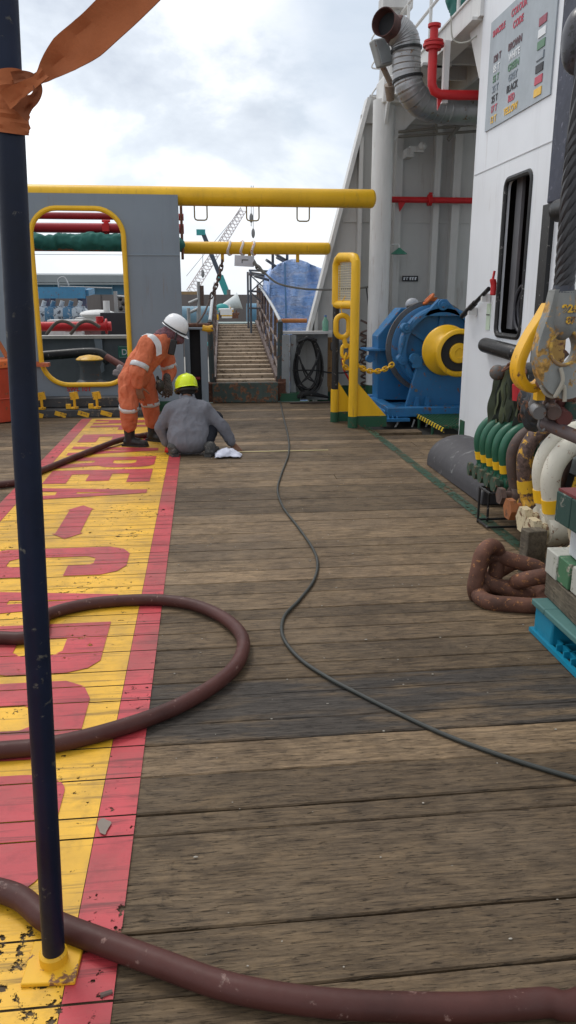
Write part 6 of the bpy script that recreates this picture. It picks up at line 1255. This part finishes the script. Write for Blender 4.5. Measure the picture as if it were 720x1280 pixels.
# scaffold tower left of it
N = empty('scaffold_tower', (1.1, 17.8, -.6), 'open scaffold tower with cross bracing behind the right gangway rail', 'scaffold'); b = MB(); ys = 17.8
for px in (313, 336):
    for dy in (0, 1.0): q = at(px, 338, ys); b.cyl((q.x, ys+dy, -.6), (q.x, ys+dy, q.z), .025, n=8)
for py in (338, 343, 364, 385): b.cyl(at(311, py, ys), at(337, py+1, ys), .022, n=8)
for (a_, c_) in (((314, 345), (335, 364)), ((335, 345), (314, 364)), ((314, 366), (335, 385))): b.cyl(at(*a_, ys), at(*c_, ys), .014, n=6)
b.build('tower_tubes', mat('scaffold_dark_steel', (.10, .115, .13), .5, wear=.2), N); q0, q1 = at(313, 341, ys), at(334, 344, ys); b = MB(); b.beam(q0+V((0, .5, 0)), q1+V((0, .5, 0)), .9, .05); b.build('plank_deck', BRNST, N)
# cranes
def lattice(mb, a, b, w0, w1, n, r):
    a, b = V(a), V(b); t = (b-a).normalized(); s = t.cross(Y_).normalized(); u = s.cross(t)
    cor = lambda k, f: a.lerp(b, f)+s*((1, 1, -1, -1)[k]*(w0+(w1-w0)*f)/2)+u*((1, -1, -1, 1)[k]*(w0+(w1-w0)*f)/2)
    for k in range(4): mb.cyl(cor(k, 0), cor(k, 1), r*1.5, n=6)
    for i in range(n):
        for k in range(4): mb.cyl(cor(k, i/n), cor((k+1) % 4, (i+1)/n), r, n=5); mb.cyl(cor((k+1) % 4, i/n), cor(k, (i+1)/n), r*.8, n=5)
N = empty('lattice_crane', (-2, 90, -1.8), 'tall faint lattice boom crane leaning right, its tip under the thick yellow beam', 'crane')
PK = mat('crane_pinkish_lattice', (.66, .60, .60), .6, dirt=.1, scale=1)  # reddish white, paled further so the colour carries distance haze
b = MB(); lattice(b, at(238, 366, 90), at(304, 262, 90), 1.0, .7, 26, .028); b.build('boom', PK, N)
b = MB(); b.cyl(at(301, 262, 90), at(233, 345, 95), .03, n=5); b.cyl(at(301, 262, 90), at(228, 375, 95), .03, n=5); b.cyl(at(275, 250, 90), at(240, 300, 95), .02, n=5) if False else None; b.build('stay_cables', mat('cable_grey', (.35, .36, .38), .6), N)
b = MB(); q = at(233, 385, 90); b.box((q.x, 90, .2), (4, 4, 4)); b.build('crane_cab', mat('crane_cab', (.3, .2, .1), .6), N)
N = empty('mobile_crane', (1.5, 70, -1.8), 'slim telescopic crane boom, dark above and teal below, leaning left', 'crane')
TL = mat('crane_teal', (.04, .30, .30), .5, dirt=.2)
t0, t1, t2 = at(284, 368, 70), at(275, 345, 70), at(254, 292, 70)
b = MB(); b.beam(t0, t1, .55, .5, upv=Y_); b.build('teal_boom', TL, N); b = MB(); b.beam(t1, t2, .36, .36, upv=Y_); b.build('dark_boom', mat('crane_dark_boom', (.06, .075, .10), .5), N)
b = MB(); b.box(t2+V((-.2, 0, .1)), (.75, .5, .45)); b.build('boom_head', TL, N); b = MB(); q = at(285, 380, 70); b.box((q.x+1, 70, .0), (6, 3, 2.6)); b.build('carrier', TL, N)
for i, (px, y0_, y1_, ds) in enumerate(((316.5, 285, 298, 60), (314, 262, 283, 60), (253.5, 334, 350, 70))):
    b = MB(); b.cyl(at(px, 232 if i < 2 else 310, ds), at(px, y0_, ds), .025, n=5); q = at(px, (y0_+y1_)/2, ds); b.sph(q, (.14, .14, .35), 8)
    if i < 2: b.cyl(at(px, y0_, ds), at(px, y1_, ds), .03, n=5)
    tag(b.build('crane_hook_block', mat('hook_grey', (.2, .2, .2), .5)), ('thin hook block hanging just below the middle hoop, right one', 'hook block hanging inside the middle hoop of the thick yellow beam', 'small hook block on a thin line low at the left, over the concrete wall')[i], 'hook')
# white conical tent and quay clutter beyond the gangway
b = MB(); q = at(291, 379, 38); b.lathe([(.0005, -1.0), (.32, .2), (.42, .35)], V((q.x, 38, q.z)), V((1, 0, .35)), 24); tag(b.build('white_funnel', mat('white_cone', (.62, .66, .66), .5, dirt=.1)), 'white cone shaped cover lying on the quay beyond the gangway top', 'cover')
b = MB(); q = at(275, 388, 37); b.box(q, (.8, .5, .28)); b.sph(q+V((.1, 0, .15)), (.3, .25, .16), 12); tag(b.build('teal_machine', TL), 'small teal machine next to the white cone', 'machine')
b = MB(); q = at(253, 393, 24); b.cyl(q+V((-2.2, 0, 0)), q+V((.3, 0, 0)), .24, n=28); tag(b.build('blue_pipe_section', mat('big_pipe_blue', (.16, .28, .36), .5, dirt=.4, wear=.15, scale=2)), 'large blue-grey pipe section lying on the quay left of the gangway top', 'pipe')
b = MB(); q = at(325, 392, 24); b.cyl(q+V((-.4, 0, 0)), q+V((.3, 0, 0)), .3, n=28); tag(b.build('blue_tank', mat('tank_blue', (.09, .22, .33), .5, dirt=.4, scale=2)), 'blue tank behind the right gangway rail', 'tank')
rnd = random.Random(13)
for i in range(16):
    px = rnd.choice([rnd.uniform(238, 262), rnd.uniform(262, 312), rnd.uniform(345, 352)]); py = rnd.uniform(388, 398) if px > 262 and px < 330 else rnd.uniform(396, 470); Y = 1.55*960/max(12, (py-372))*.9
    Y = min(34, max(14.5, 2.1*996/(py-372+8))); q = at(px, py, Y); s_ = rnd.uniform(.12, .26)*Y/26; col = [GREYW, BRNST, STEEL, YELW, TL, WHITE2, RUST][i % 7]
    b = MB(); b.box(q, (s_*1.6, s_, s_*.8)); b.cyl(q+V((-s_, 0, s_*.3)), q+V((s_, .1, s_*.35)), s_*.18, n=8); b.cyl(q+V((s_*.5, 0, 0)), q+V((s_*.5, 0, s_*.9)), s_*.12, n=8)
    nmc = ['grey', 'brown', 'steel', 'yellow', 'teal', 'white', 'rusty'][i % 7]
    o = b.build('quay_equipment', col, bevel=.01); tag(o, '%s piece of equipment among the far clutter around the gangway' % nmc, 'equipment', '%s equipment scattered on the quay' % nmc)
